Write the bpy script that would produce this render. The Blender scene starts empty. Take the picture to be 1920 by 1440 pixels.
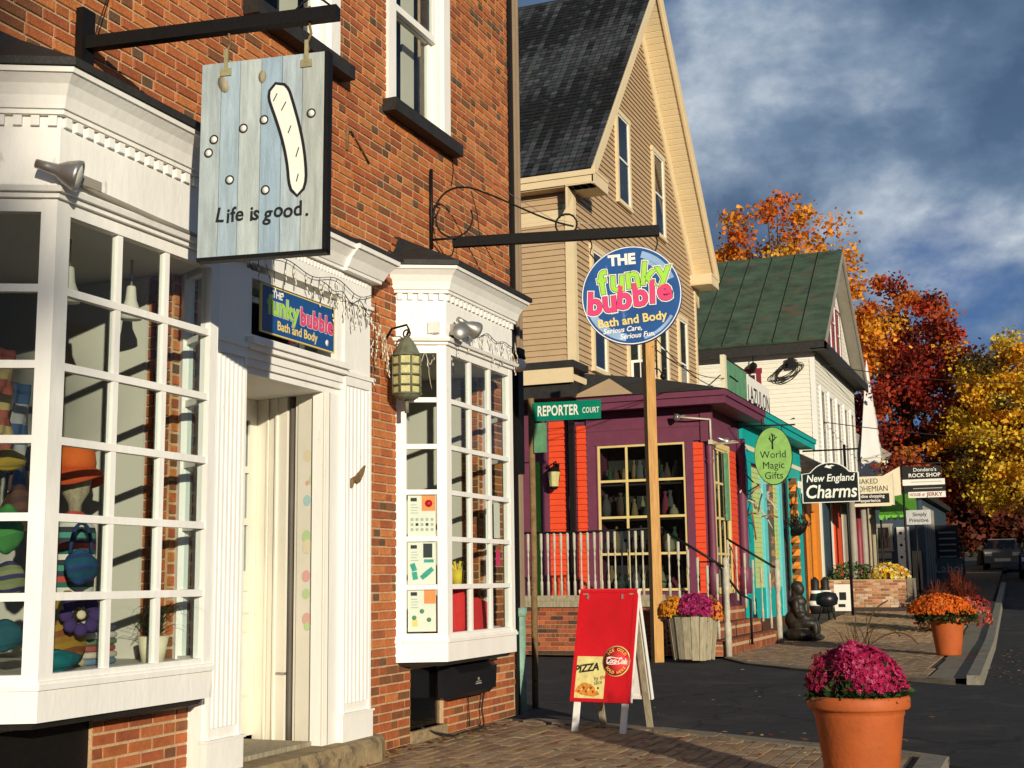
import bpy, bmesh, math, random
from mathutils import Matrix, Vector
R = math.radians
scene = bpy.context.scene
col = scene.collection
rng = random.Random(7)

# ---------------------------------------------------------------- camera
cam_d = bpy.data.cameras.new('camera'); cam = bpy.data.objects.new('camera', cam_d); col.objects.link(cam)
cam_d.sensor_width = 36.0; cam_d.lens = 45.0; cam_d.clip_start = 0.05; cam_d.clip_end = 2000
cam.matrix_world = Matrix(((0.92374, 0.06998, 0.37656, 0.0), (0.38276, -0.13407, -0.91407, 0.0), (-0.01348, 0.98850, -0.15063, 1.25), (0, 0, 0, 1)))
scene.camera = cam

# ---------------------------------------------------------------- light
SUN = Vector((-0.651, 0.736, -0.185)).normalized()          # direction the light travels
elev = math.asin(-SUN.z)
sd = bpy.data.lights.new('sun', 'SUN'); sd.energy = 4.9; sd.angle = R(0.6); sd.color = (1.0, 0.90, 0.715)
so = bpy.data.objects.new('sun', sd); col.objects.link(so)
so.rotation_euler = SUN.to_track_quat('-Z', 'Y').to_euler(); so.location = (30, -34, 20)

world = bpy.data.worlds.new('World'); scene.world = world; world.use_nodes = True
wn, wl = world.node_tree.nodes, world.node_tree.links
wn.clear()
wo = wn.new('ShaderNodeOutputWorld'); bg = wn.new('ShaderNodeBackground')
sky = wn.new('ShaderNodeTexSky'); sky.sky_type = 'NISHITA'; sky.sun_disc = False
sky.sun_elevation = elev; sky.sun_rotation = math.atan2(-SUN.x, -SUN.y); sky.air_density = 0.7; sky.dust_density = 0.0; sky.ozone_density = 6.0; sky.altitude = 2500
skm = wn.new('ShaderNodeVectorMath'); skm.operation = 'SCALE'; skm.inputs['Scale'].default_value = 0.75
wl.new(sky.outputs[0], skm.inputs[0])
tc = wn.new('ShaderNodeTexCoord'); sep = wn.new('ShaderNodeSeparateXYZ'); wl.new(tc.outputs['Generated'], sep.inputs[0])
zc = wn.new('ShaderNodeMath'); zc.operation = 'ABSOLUTE'; wl.new(sep.outputs['Z'], zc.inputs[0])
za = wn.new('ShaderNodeMath'); za.operation = 'ADD'; za.inputs[1].default_value = 0.55; wl.new(zc.outputs[0], za.inputs[0])
dx = wn.new('ShaderNodeMath'); dx.operation = 'DIVIDE'; wl.new(sep.outputs['X'], dx.inputs[0]); wl.new(za.outputs[0], dx.inputs[1])
dy = wn.new('ShaderNodeMath'); dy.operation = 'DIVIDE'; wl.new(sep.outputs['Y'], dy.inputs[0]); wl.new(za.outputs[0], dy.inputs[1])
cmb = wn.new('ShaderNodeCombineXYZ'); wl.new(dx.outputs[0], cmb.inputs[0]); wl.new(dy.outputs[0], cmb.inputs[1])
def wnoise(scale, detail, rough, off):
    mp = wn.new('ShaderNodeMapping'); mp.inputs['Location'].default_value = off; wl.new(cmb.outputs[0], mp.inputs[0])
    n = wn.new('ShaderNodeTexNoise'); n.inputs['Scale'].default_value = scale; n.inputs['Detail'].default_value = detail
    n.inputs['Roughness'].default_value = rough; n.inputs['Distortion'].default_value = 0.1
    wl.new(mp.outputs[0], n.inputs['Vector']); return n
def wramp(src, stops):
    r = wn.new('ShaderNodeValToRGB'); wl.new(src, r.inputs[0]); e = r.color_ramp.elements
    e[0].position, e[0].color = stops[0][0], (*stops[0][1], 1); e[1].position, e[1].color = stops[-1][0], (*stops[-1][1], 1)
    for p, c in stops[1:-1]:
        x = e.new(p); x.color = (*c, 1)
    return r
n1 = wnoise(3.4, 9, 0.56, (4.6, 0.3, 0)); n2 = wnoise(4.2, 10, 0.57, (9.1, 7.2, 0)); n3 = wnoise(2.0, 4, 0.5, (0.4, 5.5, 0))
cover = wramp(n1.outputs['Fac'], [(0.36, (0.12, 0.12, 0.12)), (0.50, (1, 1, 1))])
tone = wramp(n2.outputs['Fac'], [(0.40, (0.66, 1.18, 2.1)), (0.51, (1.2, 1.88, 3.0)), (0.57, (2.0, 2.75, 3.9)), (0.645, (4.0, 4.7, 5.6)), (0.73, (7.4, 7.8, 8.2))])
dim = wramp(n3.outputs['Fac'], [(0.38, (0.58, 0.64, 0.72)), (0.60, (1.3, 1.26, 1.2))])
tmul = wn.new('ShaderNodeVectorMath'); tmul.operation = 'MULTIPLY'; wl.new(tone.outputs[0], tmul.inputs[0]); wl.new(dim.outputs[0], tmul.inputs[1])
mx = wn.new('ShaderNodeMix'); mx.data_type = 'RGBA'
wl.new(cover.outputs[0], mx.inputs[0]); wl.new(skm.outputs[0], mx.inputs[6]); wl.new(tmul.outputs[0], mx.inputs[7])
wl.new(mx.outputs[2], bg.inputs[0]); bg.inputs[1].default_value = 0.1
wl.new(bg.outputs[0], wo.inputs[0])

vs = scene.view_settings
vs.view_transform = 'Standard'; vs.look = 'None'; vs.gamma = 1.0; vs.use_curve_mapping = False; vs.exposure = 0.0

# ---------------------------------------------------------------- materials
MATS = {}
def M(name, c, rough=0.6, var=0.12, scale=6.0, bump=0.12, bscale=60.0, metal=0.0, attr=False, stretch=(1, 1, 1), spots=None, spec=0.4, sat=None):
    m = bpy.data.materials.new(name); m.use_nodes = True; N, L = m.node_tree.nodes, m.node_tree.links
    b = N['Principled BSDF']; b.inputs['Roughness'].default_value = rough; b.inputs['Metallic'].default_value = metal
    b.inputs['Specular IOR Level'].default_value = spec
    t = N.new('ShaderNodeTexCoord'); mp = N.new('ShaderNodeMapping'); mp.inputs['Scale'].default_value = stretch; L.new(t.outputs['Object'], mp.inputs[0])
    n = N.new('ShaderNodeTexNoise'); n.inputs['Scale'].default_value = scale; n.inputs['Detail'].default_value = 7; n.inputs['Roughness'].default_value = 0.65
    L.new(mp.outputs[0], n.inputs['Vector'])
    mr = N.new('ShaderNodeMapRange'); mr.inputs[1].default_value = 0.25; mr.inputs[2].default_value = 0.75; mr.inputs[3].default_value = 1 - var; mr.inputs[4].default_value = 1 + var
    L.new(n.outputs['Fac'], mr.inputs[0])
    vm = N.new('ShaderNodeVectorMath'); vm.operation = 'SCALE'; L.new(mr.outputs[0], vm.inputs['Scale'])
    if attr:
        a = N.new('ShaderNodeAttribute'); a.attribute_name = 'col'; L.new(a.outputs['Color'], vm.inputs[0])
    else:
        vm.inputs[0].default_value = c
    out = vm.outputs[0]
    if spots:                                                    # (colour, threshold, scale): stains / worn patches
        n3 = N.new('ShaderNodeTexNoise'); n3.inputs['Scale'].default_value = spots[2]; n3.inputs['Detail'].default_value = 9; n3.inputs['Roughness'].default_value = 0.7
        L.new(mp.outputs[0], n3.inputs['Vector'])
        rp = N.new('ShaderNodeMapRange'); rp.inputs[1].default_value = spots[1]; rp.inputs[2].default_value = spots[1] + 0.12; L.new(n3.outputs['Fac'], rp.inputs[0])
        mi = N.new('ShaderNodeMix'); mi.data_type = 'RGBA'; L.new(rp.outputs[0], mi.inputs[0]); L.new(out, mi.inputs[6]); mi.inputs[7].default_value = (*spots[0], 1)
        out = mi.outputs[2]
    L.new(out, b.inputs['Base Color'])
    if bump:
        n2 = N.new('ShaderNodeTexNoise'); n2.inputs['Scale'].default_value = bscale; n2.inputs['Detail'].default_value = 5; L.new(mp.outputs[0], n2.inputs['Vector'])
        bp = N.new('ShaderNodeBump'); bp.inputs['Strength'].default_value = bump; bp.inputs['Distance'].default_value = 0.02
        L.new(n2.outputs['Fac'], bp.inputs['Height']); L.new(bp.outputs[0], b.inputs['Normal'])
    MATS[name] = m; return m
def leafmat(name, transl=0.35):
    m = bpy.data.materials.new(name); m.use_nodes = True; N, L = m.node_tree.nodes, m.node_tree.links
    b = N['Principled BSDF']; b.inputs['Roughness'].default_value = 0.6; b.inputs['Specular IOR Level'].default_value = 0.25
    a = N.new('ShaderNodeAttribute'); a.attribute_name = 'col'; L.new(a.outputs['Color'], b.inputs['Base Color'])
    tr = N.new('ShaderNodeBsdfTranslucent'); L.new(a.outputs['Color'], tr.inputs['Color'])
    mi = N.new('ShaderNodeMixShader'); mi.inputs[0].default_value = transl; L.new(b.outputs[0], mi.inputs[1]); L.new(tr.outputs[0], mi.inputs[2])
    L.new(mi.outputs[0], N['Material Output'].inputs[0]); MATS[name] = m; return m
def glassmat(name, tint=(0.93, 0.96, 0.95), refl=1.0):
    m = bpy.data.materials.new(name); m.use_nodes = True; N, L = m.node_tree.nodes, m.node_tree.links
    N.remove(N['Principled BSDF'])
    t = N.new('ShaderNodeBsdfTransparent'); t.inputs[0].default_value = (*tint, 1)
    g = N.new('ShaderNodeBsdfGlossy'); g.inputs['Roughness'].default_value = 0.02
    f = N.new('ShaderNodeFresnel'); f.inputs[0].default_value = 1.5
    x = N.new('ShaderNodeMath'); x.operation = 'MULTIPLY'; x.inputs[1].default_value = refl
    ge = N.new('ShaderNodeNewGeometry'); bf = N.new('ShaderNodeMath'); bf.operation = 'SUBTRACT'; bf.inputs[0].default_value = 1.0; L.new(ge.outputs['Backfacing'], bf.inputs[1])
    fm = N.new('ShaderNodeMath'); fm.operation = 'MULTIPLY'; L.new(f.outputs[0], fm.inputs[0]); L.new(bf.outputs[0], fm.inputs[1]); L.new(fm.outputs[0], x.inputs[0])
    mi = N.new('ShaderNodeMixShader'); L.new(x.outputs[0], mi.inputs[0]); L.new(t.outputs[0], mi.inputs[1]); L.new(g.outputs[0], mi.inputs[2])
    L.new(mi.outputs[0], N['Material Output'].inputs[0]); MATS[name] = m; return m

M('door_cream', (0.76, 0.72, 0.61), 0.5, 0.06, 3, 0.05, 30)
M('white_paint', (0.82, 0.80, 0.745), 0.5, 0.09, 2.2, 0.16, 22, stretch=(1, 1, .35), spots=((0.42, 0.38, 0.30), 0.645, 8))
M('cream_paint', (0.74, 0.66, 0.46), 0.55, 0.06, 4, 0.05, 30, spots=((0.45, 0.38, 0.24), 0.70, 9))
M('interior_white', (0.58, 0.54, 0.46), 0.7, 0.04, 2, 0.03)
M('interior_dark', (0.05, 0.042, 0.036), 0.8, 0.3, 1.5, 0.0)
M('brick', (0.4, 0.12, 0.05), 0.85, 0.30, 22, 0.5, 120, attr=True)
M('mortar', (0.51, 0.34, 0.19), 0.9, 0.25, 14, 0.5, 90)
M('black_iron', (0.006, 0.005, 0.0045), 0.55, 0.3, 20, 0.15, 80, spec=0.25)
M('lead', (0.022, 0.020, 0.018), 0.65, 0.4, 9, 0.3, 40)
M('stone', (0.30, 0.22, 0.115), 0.9, 0.45, 9, 0.7, 70, spots=((0.09, 0.075, 0.05), 0.55, 5))
M('granite', (0.21, 0.19, 0.145), 0.85, 0.35, 14, 0.5, 80)
M('concrete', (0.22, 0.18, 0.12), 0.9, 0.3, 6, 0.5, 60)
M('asphalt', (0.020, 0.020, 0.021), 0.88, 0.5, 5, 0.9, 160, spots=((0.046, 0.042, 0.036), 0.53, 1.1))
M('paver', (0.2, 0.13, 0.08), 0.9, 0.35, 16, 0.5, 120, attr=True)
M('sand_joint', (0.075, 0.055, 0.035), 0.95, 0.3, 12, 0.3)
M('earth', (0.06, 0.05, 0.03), 0.95, 0.4, 0.8, 0.3)
M('wood_old', (0.34, 0.29, 0.19), 0.85, 0.45, 9, 0.5, 60, stretch=(4, 4, 0.5), spots=((0.10, 0.08, 0.05), 0.60, 6))
M('wood_pole', (0.50, 0.27, 0.085), 0.75, 0.35, 7, 0.35, 60, stretch=(5, 5, 0.4), spots=((0.13, 0.055, 0.015), 0.70, 5))
M('sign_wood', (0.36, 0.43, 0.47), 0.75, 0.30, 5, 0.25, 50, attr=True, stretch=(6, 6, 0.7), spots=((0.30, 0.22, 0.13), 0.74, 3.5))
M('ink', (0.009, 0.010, 0.011), 0.6, 0.2, 20, 0)
M('sign_white', (0.82, 0.79, 0.70), 0.5, 0.05, 6, 0)
M('steel', (0.42, 0.40, 0.36), 0.4, 0.2, 12, 0.05, metal=0.8)
M('brass', (0.36, 0.32, 0.17), 0.5, 0.3, 14, 0.1, metal=0.2)
M('pale_green', (0.50, 0.66, 0.34), 0.5, 0.05, 6, 0); M('pale_pink', (0.72, 0.40, 0.36), 0.5, 0.05, 6, 0); M('pale_blue', (0.42, 0.62, 0.60), 0.5, 0.05, 6, 0)
M('lantern_metal', (0.13, 0.135, 0.085), 0.55, 0.4, 12, 0.2, 40)
M('rail_paint', (0.44, 0.40, 0.31), 0.7, 0.3, 9, 0.2, 40, spots=((0.16, 0.13, 0.09), 0.62, 10))
M('copper_green', (0.20, 0.33, 0.25), 0.7, 0.35, 8, 0.2, 40, spots=((0.20, 0.17, 0.10), 0.66, 6))
M('terracotta', (0.43, 0.095, 0.020), 0.65, 0.22, 3.5, 0.14, 40, spots=((0.50, 0.20, 0.09), 0.66, 5))
M('soil', (0.03, 0.02, 0.012), 0.95, 0.4, 20, 0.5)
M('tan_siding', (0.47, 0.325, 0.185), 0.7, 0.08, 4, 0.05, 40)
M('tan_trim', (0.70, 0.56, 0.34), 0.6, 0.06, 4, 0.05, 40)
M('shingle', (0.06, 0.06, 0.06), 0.75, 0.4, 12, 0.5, 90, attr=True, spec=0.35)
M('purple', (0.15, 0.036, 0.068), 0.55, 0.15, 5, 0.08)
M('red_clap', (0.72, 0.07, 0.018), 0.55, 0.10, 6, 0.06)
M('teal', (0.0, 0.36, 0.33), 0.5, 0.10, 6, 0.06)
M('cyan', (0.12, 0.55, 0.56), 0.5, 0.10, 6, 0.06)
M('lime', (0.46, 0.56, 0.20), 0.5, 0.10, 6, 0.06)
M('green_door', (0.16, 0.46, 0.05), 0.5, 0.10, 6, 0.06)
M('orange_paint', (0.72, 0.23, 0.02), 0.5, 0.15, 8, 0.1)
M('yellow_trim', (0.66, 0.50, 0.20), 0.5, 0.10, 6, 0.05)
M('maroon', (0.22, 0.02, 0.035), 0.5, 0.1, 6, 0.05)
M('white_clap', (0.78, 0.745, 0.63), 0.6, 0.05, 5, 0.05)
M('green_roof', (0.055, 0.085, 0.050), 0.6, 0.6, 1.6, 0.08, 30, stretch=(1, 2.2, 1), spots=((0.11, 0.078, 0.048), 0.53, 1.5), spec=0.3)
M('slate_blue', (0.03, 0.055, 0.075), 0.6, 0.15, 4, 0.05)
M('grey_paint', (0.30, 0.27, 0.22), 0.6, 0.15, 4, 0.05)
M('bark', (0.06, 0.042, 0.03), 0.9, 0.4, 6, 0.6, 30, stretch=(3, 3, 0.6))
M('blue_sign', (0.01, 0.075, 0.26), 0.45, 0.45, 2.6, 0, spots=((0.22, 0.33, 0.55), 0.60, 2.4))
M('blue_flat', (0.006, 0.07, 0.24), 0.45, 0.15, 6, 0)
M('lime_ink', (0.33, 0.66, 0.06), 0.5, 0.1, 30, 0)
M('pink_ink', (0.80, 0.045, 0.17), 0.5, 0.1, 30, 0)
M('yellow_ink', (0.80, 0.60, 0.16), 0.5, 0.05, 30, 0)
M('street_green', (0.0, 0.20, 0.12), 0.4, 0.1, 8, 0)
M('oval_green', (0.25, 0.47, 0.12), 0.5, 0.25, 6, 0.05)
M('board_green', (0.11, 0.27, 0.14), 0.6, 0.35, 7, 0.1)
M('red_panel', (0.58, 0.004, 0.012), 0.42, 0.2, 2.5, 0.05, 20, stretch=(1, 1, .6), spots=((0.36, 0.012, 0.014), 0.63, 6))
M('red_light', (0.75, 0.05, 0.05), 0.4, 0.1, 12, 0)
M('pizza_bg', (0.72, 0.62, 0.24), 0.5, 0.25, 26, 0)
M('pizza', (0.62, 0.24, 0.035), 0.5, 0.5, 40, 0.2, 60)
M('orange_ink', (0.80, 0.24, 0.04), 0.5, 0.2, 20, 0)
M('teal_ink', (0.0, 0.30, 0.22), 0.5, 0.3, 25, 0)
M('paper', (0.78, 0.76, 0.66), 0.6, 0.03, 6, 0)
M('paper_print', (0.42, 0.40, 0.34), 0.6, 0.1, 20, 0)
M('black_plastic', (0.010, 0.010, 0.012), 0.35, 0.1, 10, 0)
M('rust', (0.20, 0.12, 0.05), 0.85, 0.5, 12, 0.4, 60, spots=((0.05, 0.03, 0.02), 0.58, 12))
M('pipe_grey', (0.10, 0.085, 0.072), 0.6, 0.15, 5, 0.05)
M('brown_trim', (0.085, 0.035, 0.018), 0.6, 0.15, 5, 0.05)
M('spout', (0.30, 0.215, 0.135), 0.5, 0.1, 5, 0.05)
M('bronze', (0.022, 0.017, 0.010), 0.5, 0.5, 9, 0.2, 30)
M('cloth', (0.5, 0.5, 0.5), 0.85, 0.12, 20, 0.15, 120, attr=True)
M('car_paint', (0.02, 0.02, 0.03), 0.25, 0.1, 4, 0, attr=True)
M('rubber', (0.012, 0.012, 0.012), 0.8, 0.1, 10, 0)
M('wire', (0.015, 0.014, 0.012), 0.7, 0.1, 10, 0)
M('wire_pale', (0.55, 0.50, 0.38), 0.6, 0.1, 10, 0)
M('flower', (1, 1, 1), 0.6, 0.1, 30, 0, attr=True)
am = MATS['asphalt']; N_, L_ = am.node_tree.nodes, am.node_tree.links; bs = N_['Principled BSDF']
tcn = N_.new('ShaderNodeTexCoord'); nz = N_.new('ShaderNodeTexNoise'); nz.inputs['Scale'].default_value = 1.6; nz.inputs['Detail'].default_value = 6; L_.new(tcn.outputs['Object'], nz.inputs['Vector'])
va = N_.new('ShaderNodeVectorMath'); va.operation = 'MULTIPLY_ADD'; va.inputs[1].default_value = (.9, .9, 0); L_.new(nz.outputs['Color'], va.inputs[0]); L_.new(tcn.outputs['Object'], va.inputs[2])
vo = N_.new('ShaderNodeTexVoronoi'); vo.feature = 'DISTANCE_TO_EDGE'; vo.inputs['Scale'].default_value = .42; L_.new(va.outputs[0], vo.inputs['Vector'])
cr_ = N_.new('ShaderNodeMapRange'); cr_.inputs[1].default_value = .002; cr_.inputs[2].default_value = .012; cr_.inputs[3].default_value = .25; cr_.inputs[4].default_value = 1.0; L_.new(vo.outputs['Distance'], cr_.inputs[0])
gr = N_.new('ShaderNodeTexNoise'); gr.inputs['Scale'].default_value = 90; gr.inputs['Detail'].default_value = 3; L_.new(tcn.outputs['Object'], gr.inputs['Vector'])
gm = N_.new('ShaderNodeMapRange'); gm.inputs[1].default_value = .35; gm.inputs[2].default_value = .7; gm.inputs[3].default_value = .55; gm.inputs[4].default_value = 1.9; L_.new(gr.outputs['Fac'], gm.inputs[0])
mu = N_.new('ShaderNodeMath'); mu.operation = 'MULTIPLY'; L_.new(cr_.outputs[0], mu.inputs[0]); L_.new(gm.outputs[0], mu.inputs[1])
sc_ = N_.new('ShaderNodeVectorMath'); sc_.operation = 'SCALE'; src = bs.inputs['Base Color'].links[0].from_socket; L_.new(src, sc_.inputs[0]); L_.new(mu.outputs[0], sc_.inputs['Scale']); L_.new(sc_.outputs[0], bs.inputs['Base Color'])
leafmat('leaf', 0.42); leafmat('petal', 0.25)
glassmat('glass'); glassmat('glass_dark', (0.75, 0.80, 0.80), 1.3); M('lamp_glass', (0.50, 0.46, 0.20), 0.35, 0.35, 25, 0.1)

# ---------------------------------------------------------------- mesh helpers
class MB:
    def __init__(s, T=None):
        s.v, s.f, s.c, s.sm = [], [], [], []
        s.T = T if T is not None else Matrix(); s.color = (0.5, 0.5, 0.5); s.smooth = False
    def add(s, vs_, fs):
        n = len(s.v); T = s.T
        s.v += [tuple(T @ Vector(p)) for p in vs_]
        for f in fs:
            s.f.append([i + n for i in f]); s.c.append(s.color); s.sm.append(s.smooth)
        return s
    def box(s, x0, x1, y0, y1, z0, z1, skip=''):
        P = [(x0, y0, z0), (x1, y0, z0), (x1, y1, z0), (x0, y1, z0), (x0, y0, z1), (x1, y0, z1), (x1, y1, z1), (x0, y1, z1)]
        F = {'d': (0, 3, 2, 1), 'u': (4, 5, 6, 7), 'f': (0, 1, 5, 4), 'r': (1, 2, 6, 5), 'b': (2, 3, 7, 6), 'l': (3, 0, 4, 7)}
        return s.add(P, [F[k] for k in F if k not in skip])
    def loft(s, rings, cap=True, close=True):
        n = len(rings[0]); V = [p for r in rings for p in r]; F = []
        for k in range(len(rings) - 1):
            for i in range(n if close else n - 1):
                j = (i + 1) % n; F.append((k * n + i, k * n + j, (k + 1) * n + j, (k + 1) * n + i))
        if cap: F.append(tuple(reversed(range(n)))); F.append(tuple((len(rings) - 1) * n + i for i in range(n)))
        return s.add(V, F)
    def prism(s, poly, ax, a0, a1):
        """poly: 2D points; ax: axis of extrusion ('x': poly is (y,z), 'y': (x,z), 'z': (x,y))"""
        g = {'x': lambda p, a: (a, p[0], p[1]), 'y': lambda p, a: (p[0], a, p[1]), 'z': lambda p, a: (p[0], p[1], a)}[ax]
        return s.loft([[g(p, a0) for p in poly], [g(p, a1) for p in poly]])
    def tube(s, pts, r, n=6, cap=True):
        pts = [Vector(p) for p in pts]; rs = r if isinstance(r, (list, tuple)) else [r] * len(pts); rings = []
        up = None
        for i, p in enumerate(pts):
            d = (pts[min(i + 1, len(pts) - 1)] - pts[max(i - 1, 0)])
            if d.length < 1e-9: d = Vector((0, 0, 1))
            d.normalize()
            if up is None: up = d.orthogonal().normalized()
            up = (up - d * up.dot(d))
            up = up.normalized() if up.length > 1e-6 else d.orthogonal().normalized()
            w = d.cross(up)
            rings.append([tuple(p + (up * math.cos(2 * math.pi * k / n) + w * math.sin(2 * math.pi * k / n)) * rs[i]) for k in range(n)])
        o = s.smooth; s.smooth = True; s.loft(rings, cap); s.smooth = o; return s
    def lathe(s, prof, c=(0, 0, 0), n=24, smooth=True):
        o = s.smooth; s.smooth = smooth
        s.loft([[(c[0] + r * math.cos(2 * math.pi * k / n), c[1] + r * math.sin(2 * math.pi * k / n), c[2] + z) for k in range(n)] for r, z in prof])
        s.smooth = o; return s
    def ball(s, c, r, n=10, m=7):
        rx, ry, rz = r if isinstance(r, (list, tuple)) else (r, r, r)
        o = s.smooth; s.smooth = True
        s.loft([[(c[0] + rx * math.sin(math.pi * (j + .02) / (m + .04)) * math.cos(2 * math.pi * k / n), c[1] + ry * math.sin(math.pi * (j + .02) / (m + .04)) * math.sin(2 * math.pi * k / n), c[2] - rz * math.cos(math.pi * j / m)) for k in range(n)] for j in range(m + 1)])
        s.smooth = o; return s
    def mesh(s, name):
        me = bpy.data.meshes.new(name); me.from_pydata(s.v, [], s.f)
        a = me.attributes.new('col', 'FLOAT_COLOR', 'FACE'); a.data.foreach_set('color', [x for c in s.c for x in (c[0], c[1], c[2], 1.0)])
        me.polygons.foreach_set('use_smooth', s.sm); me.update(); return me
    def build(s, name, mat, parent=None, stuff=False):
        return link(name, s.mesh(name), mat, parent, stuff)
def link(name, me, mat, parent=None, stuff=False):
    if mat and not me.materials: me.materials.append(MATS[mat])
    o = bpy.data.objects.new(name, me); col.objects.link(o)
    if parent is not None: attach(o, parent)
    if stuff: o['kind'] = 'stuff'
    return o
def attach(o, parent):
    o.parent = parent; o.matrix_parent_inverse = Matrix.Translation(-parent.location) if parent.type == 'EMPTY' else Matrix()
def thing(name, label, cat, loc, group=None):
    o = bpy.data.objects.new(name, None); o.empty_display_size = 0.1; o.location = loc; col.objects.link(o)
    return tag(o, label, cat, group)
def tag(o, label, cat, group=None):
    o['label'] = label; o['category'] = cat
    if group: o['group'] = group
    return o
def struct(name, mb, mat):
    o = mb.build(name, mat); o['kind'] = 'structure'; return o
def bx(name, mat, parent, *b):
    return MB().box(*b).build(name, mat, parent)
FACE_Y = Matrix.Rotation(R(90), 4, 'X')                                   # drawn in XY -> faces -Y (x to the right, y up)
FACE_X = Matrix.Rotation(R(90), 4, 'Z') @ Matrix.Rotation(R(90), 4, 'X')  # faces +X (x along +Y)
def frame(loc, F=FACE_Y, tilt=0.0): return Matrix.Translation(loc) @ F @ Matrix.Rotation(R(tilt), 4, 'Z')
def text(s_, size, T, mat, parent, name='lettering', ext=0.002, off=0.0, shear=0.0, sx=1.0, space=1.0, align='CENTER', curve_r=None, top=True):
    def one(t):
        c = bpy.data.curves.new('t', 'FONT'); c.body = t; c.size = size; c.extrude = ext; c.offset = off; c.shear = shear; c.space_character = space
        c.align_x = align; c.align_y = 'CENTER'; c.resolution_u = 3
        ob = bpy.data.objects.new('t', c); col.objects.link(ob)
        dg = bpy.context.evaluated_depsgraph_get(); me = bpy.data.meshes.new_from_object(ob.evaluated_get(dg))
        bpy.data.objects.remove(ob); bpy.data.curves.remove(c); return me
    if curve_r is None:
        me = one(s_); me.transform(T @ Matrix.Diagonal((sx, 1, 1, 1)))
    else:                                                              # letters set along an arc
        bm = bmesh.new(); n = len(s_); step = size * 0.72 * space / curve_r
        for i, ch in enumerate(s_):
            if ch == ' ': continue
            a = (i - (n - 1) / 2) * step
            m1 = one(ch)
            Mx = Matrix.Rotation(-a, 4, 'Z') @ Matrix.Translation((0, curve_r, 0)) if top else Matrix.Rotation(a, 4, 'Z') @ Matrix.Translation((0, -curve_r, 0))
            m1.transform(T @ Mx); bm.from_mesh(m1); bpy.data.meshes.remove(m1)
        me = bpy.data.meshes.new(name); bm.to_mesh(me); bm.free()
    me.name = name; me.materials.clear()
    return link(name, me, mat, parent)
def arc(cx, cy, r, a0, a1, n=14): return [(cx + r * math.cos(R(a0 + (a1 - a0) * i / n)), cy + r * math.sin(R(a0 + (a1 - a0) * i / n))) for i in range(n + 1)]
def bez(p0, p1, p2, p3, n=10):
    return [tuple((1 - t) ** 3 * a + 3 * (1 - t) ** 2 * t * b + 3 * (1 - t) * t * t * c + t ** 3 * d for a, b, c, d in zip(p0, p1, p2, p3)) for t in [i / n for i in range(n + 1)]]
def gz(y): return 0.0 if y < 25 else 0.035 * (y - 25)
def jit(c, a, r=rng):
    k = 1 + r.uniform(-a, a); return tuple(max(0.0, x * k * (1 + r.uniform(-a, a) * 0.35)) for x in c)
# ================================================================ ground
g = MB()
ys = [-40, 25, 40, 55, 70, 90, 140, 260]
xs = [-260, -60, -12, 0, 12, 60, 260]
for i in range(len(ys) - 1):
    for j in range(len(xs) - 1):
        za_, zb_ = gz(min(ys[i], 120)) - 0.16, gz(min(ys[i + 1], 120)) - 0.16
        g.add([(xs[j], ys[i], za_), (xs[j + 1], ys[i], za_), (xs[j + 1], ys[i + 1], zb_), (xs[j], ys[i + 1], zb_)], [(0, 1, 2, 3)])
struct('ground', g, 'earth')
def CX(y): return -0.80 - max(0.0, y - 16) * 0.018                       # street kerb line
rd = MB()
yy = [-40, 9, 16.4, 25, 35, 45, 60, 80, 120]
for a, b in zip(yy, yy[1:]):
    rd.add([(CX(a) - .1, a, gz(a) - .11), (9.5, a, gz(a) - .11), (9.5, b, gz(b) - .11), (CX(b) - .1, b, gz(b) - .11)], [(0, 1, 2, 3)])
struct('road', rd, 'asphalt')
# side street (driveway) between the two pavements
dv = MB().add([(-14, 11.5, -.035), (-4.45, 11.1, -.035), (-0.6, 9.45, -.05), (-.2, 9.3, -.105), (-.2, 16.6, -.105), (-0.8, 16.4, -.06), (-4.2, 19.1, -.035), (-4.75, 20.25, -.035), (-14, 20.3, -.035)], [tuple(range(9))])
struct('side_street', dv, 'asphalt')
# near pavement
NE = [(-4.43, 11.16), (-3.115, 10.775), (-1.92, 10.2), (-1.065, 9.85), (-0.72, 9.6)]
def ne_y(x):
    for (x0, y0), (x1, y1) in zip(NE, NE[1:]):
        if x <= x1 or (x1, y1) == NE[-1]: return y0 + (y1 - y0) * (x - x0) / (x1 - x0)
npv = struct('near_pavement', MB().loft([[(-5.2, -3, z), (-0.72, -3, z), (-0.72, 9.55, z), (-1.065, 9.8, z), (-1.92, 10.14, z), (-3.115, 10.72, z), (-4.43, 11.1, z), (-5.2, 11.3, z)] for z in (-.15, -.016)]), 'sand_joint')
# far pavement
FS = [(-4.76, 20.1), (-4.16, 18.95), (-3.4, 18.18), (-2.27, 17.19), (-1.1, 16.3)]
fpv = MB()
fp = [(-4.76, 20.1), (-4.16, 18.95), (-3.4, 18.18), (-2.27, 17.19), (-1.15, 16.35), (CX(25) - .28, 25), (-4.76, 25)]
fpv.loft([[(x, y, z) for x, y in fp] for z in (-.15, -.016)])
for a, b in ((25, 36), (36, 50), (50, 90)):
    fpv.add([(-7.5, a, gz(a) - .016), (CX(a) - .28, a, gz(a) - .016), (CX(b) - .28, b, gz(b) - .016), (-7.5, b, gz(b) - .016)], [(0, 1, 2, 3)])
fpv = struct('far_pavement', fpv, 'sand_joint')
PAVC = [(0.31, 0.20, 0.105), (0.36, 0.235, 0.12), (0.26, 0.16, 0.088), (0.32, 0.225, 0.135), (0.24, 0.15, 0.09)]
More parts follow.
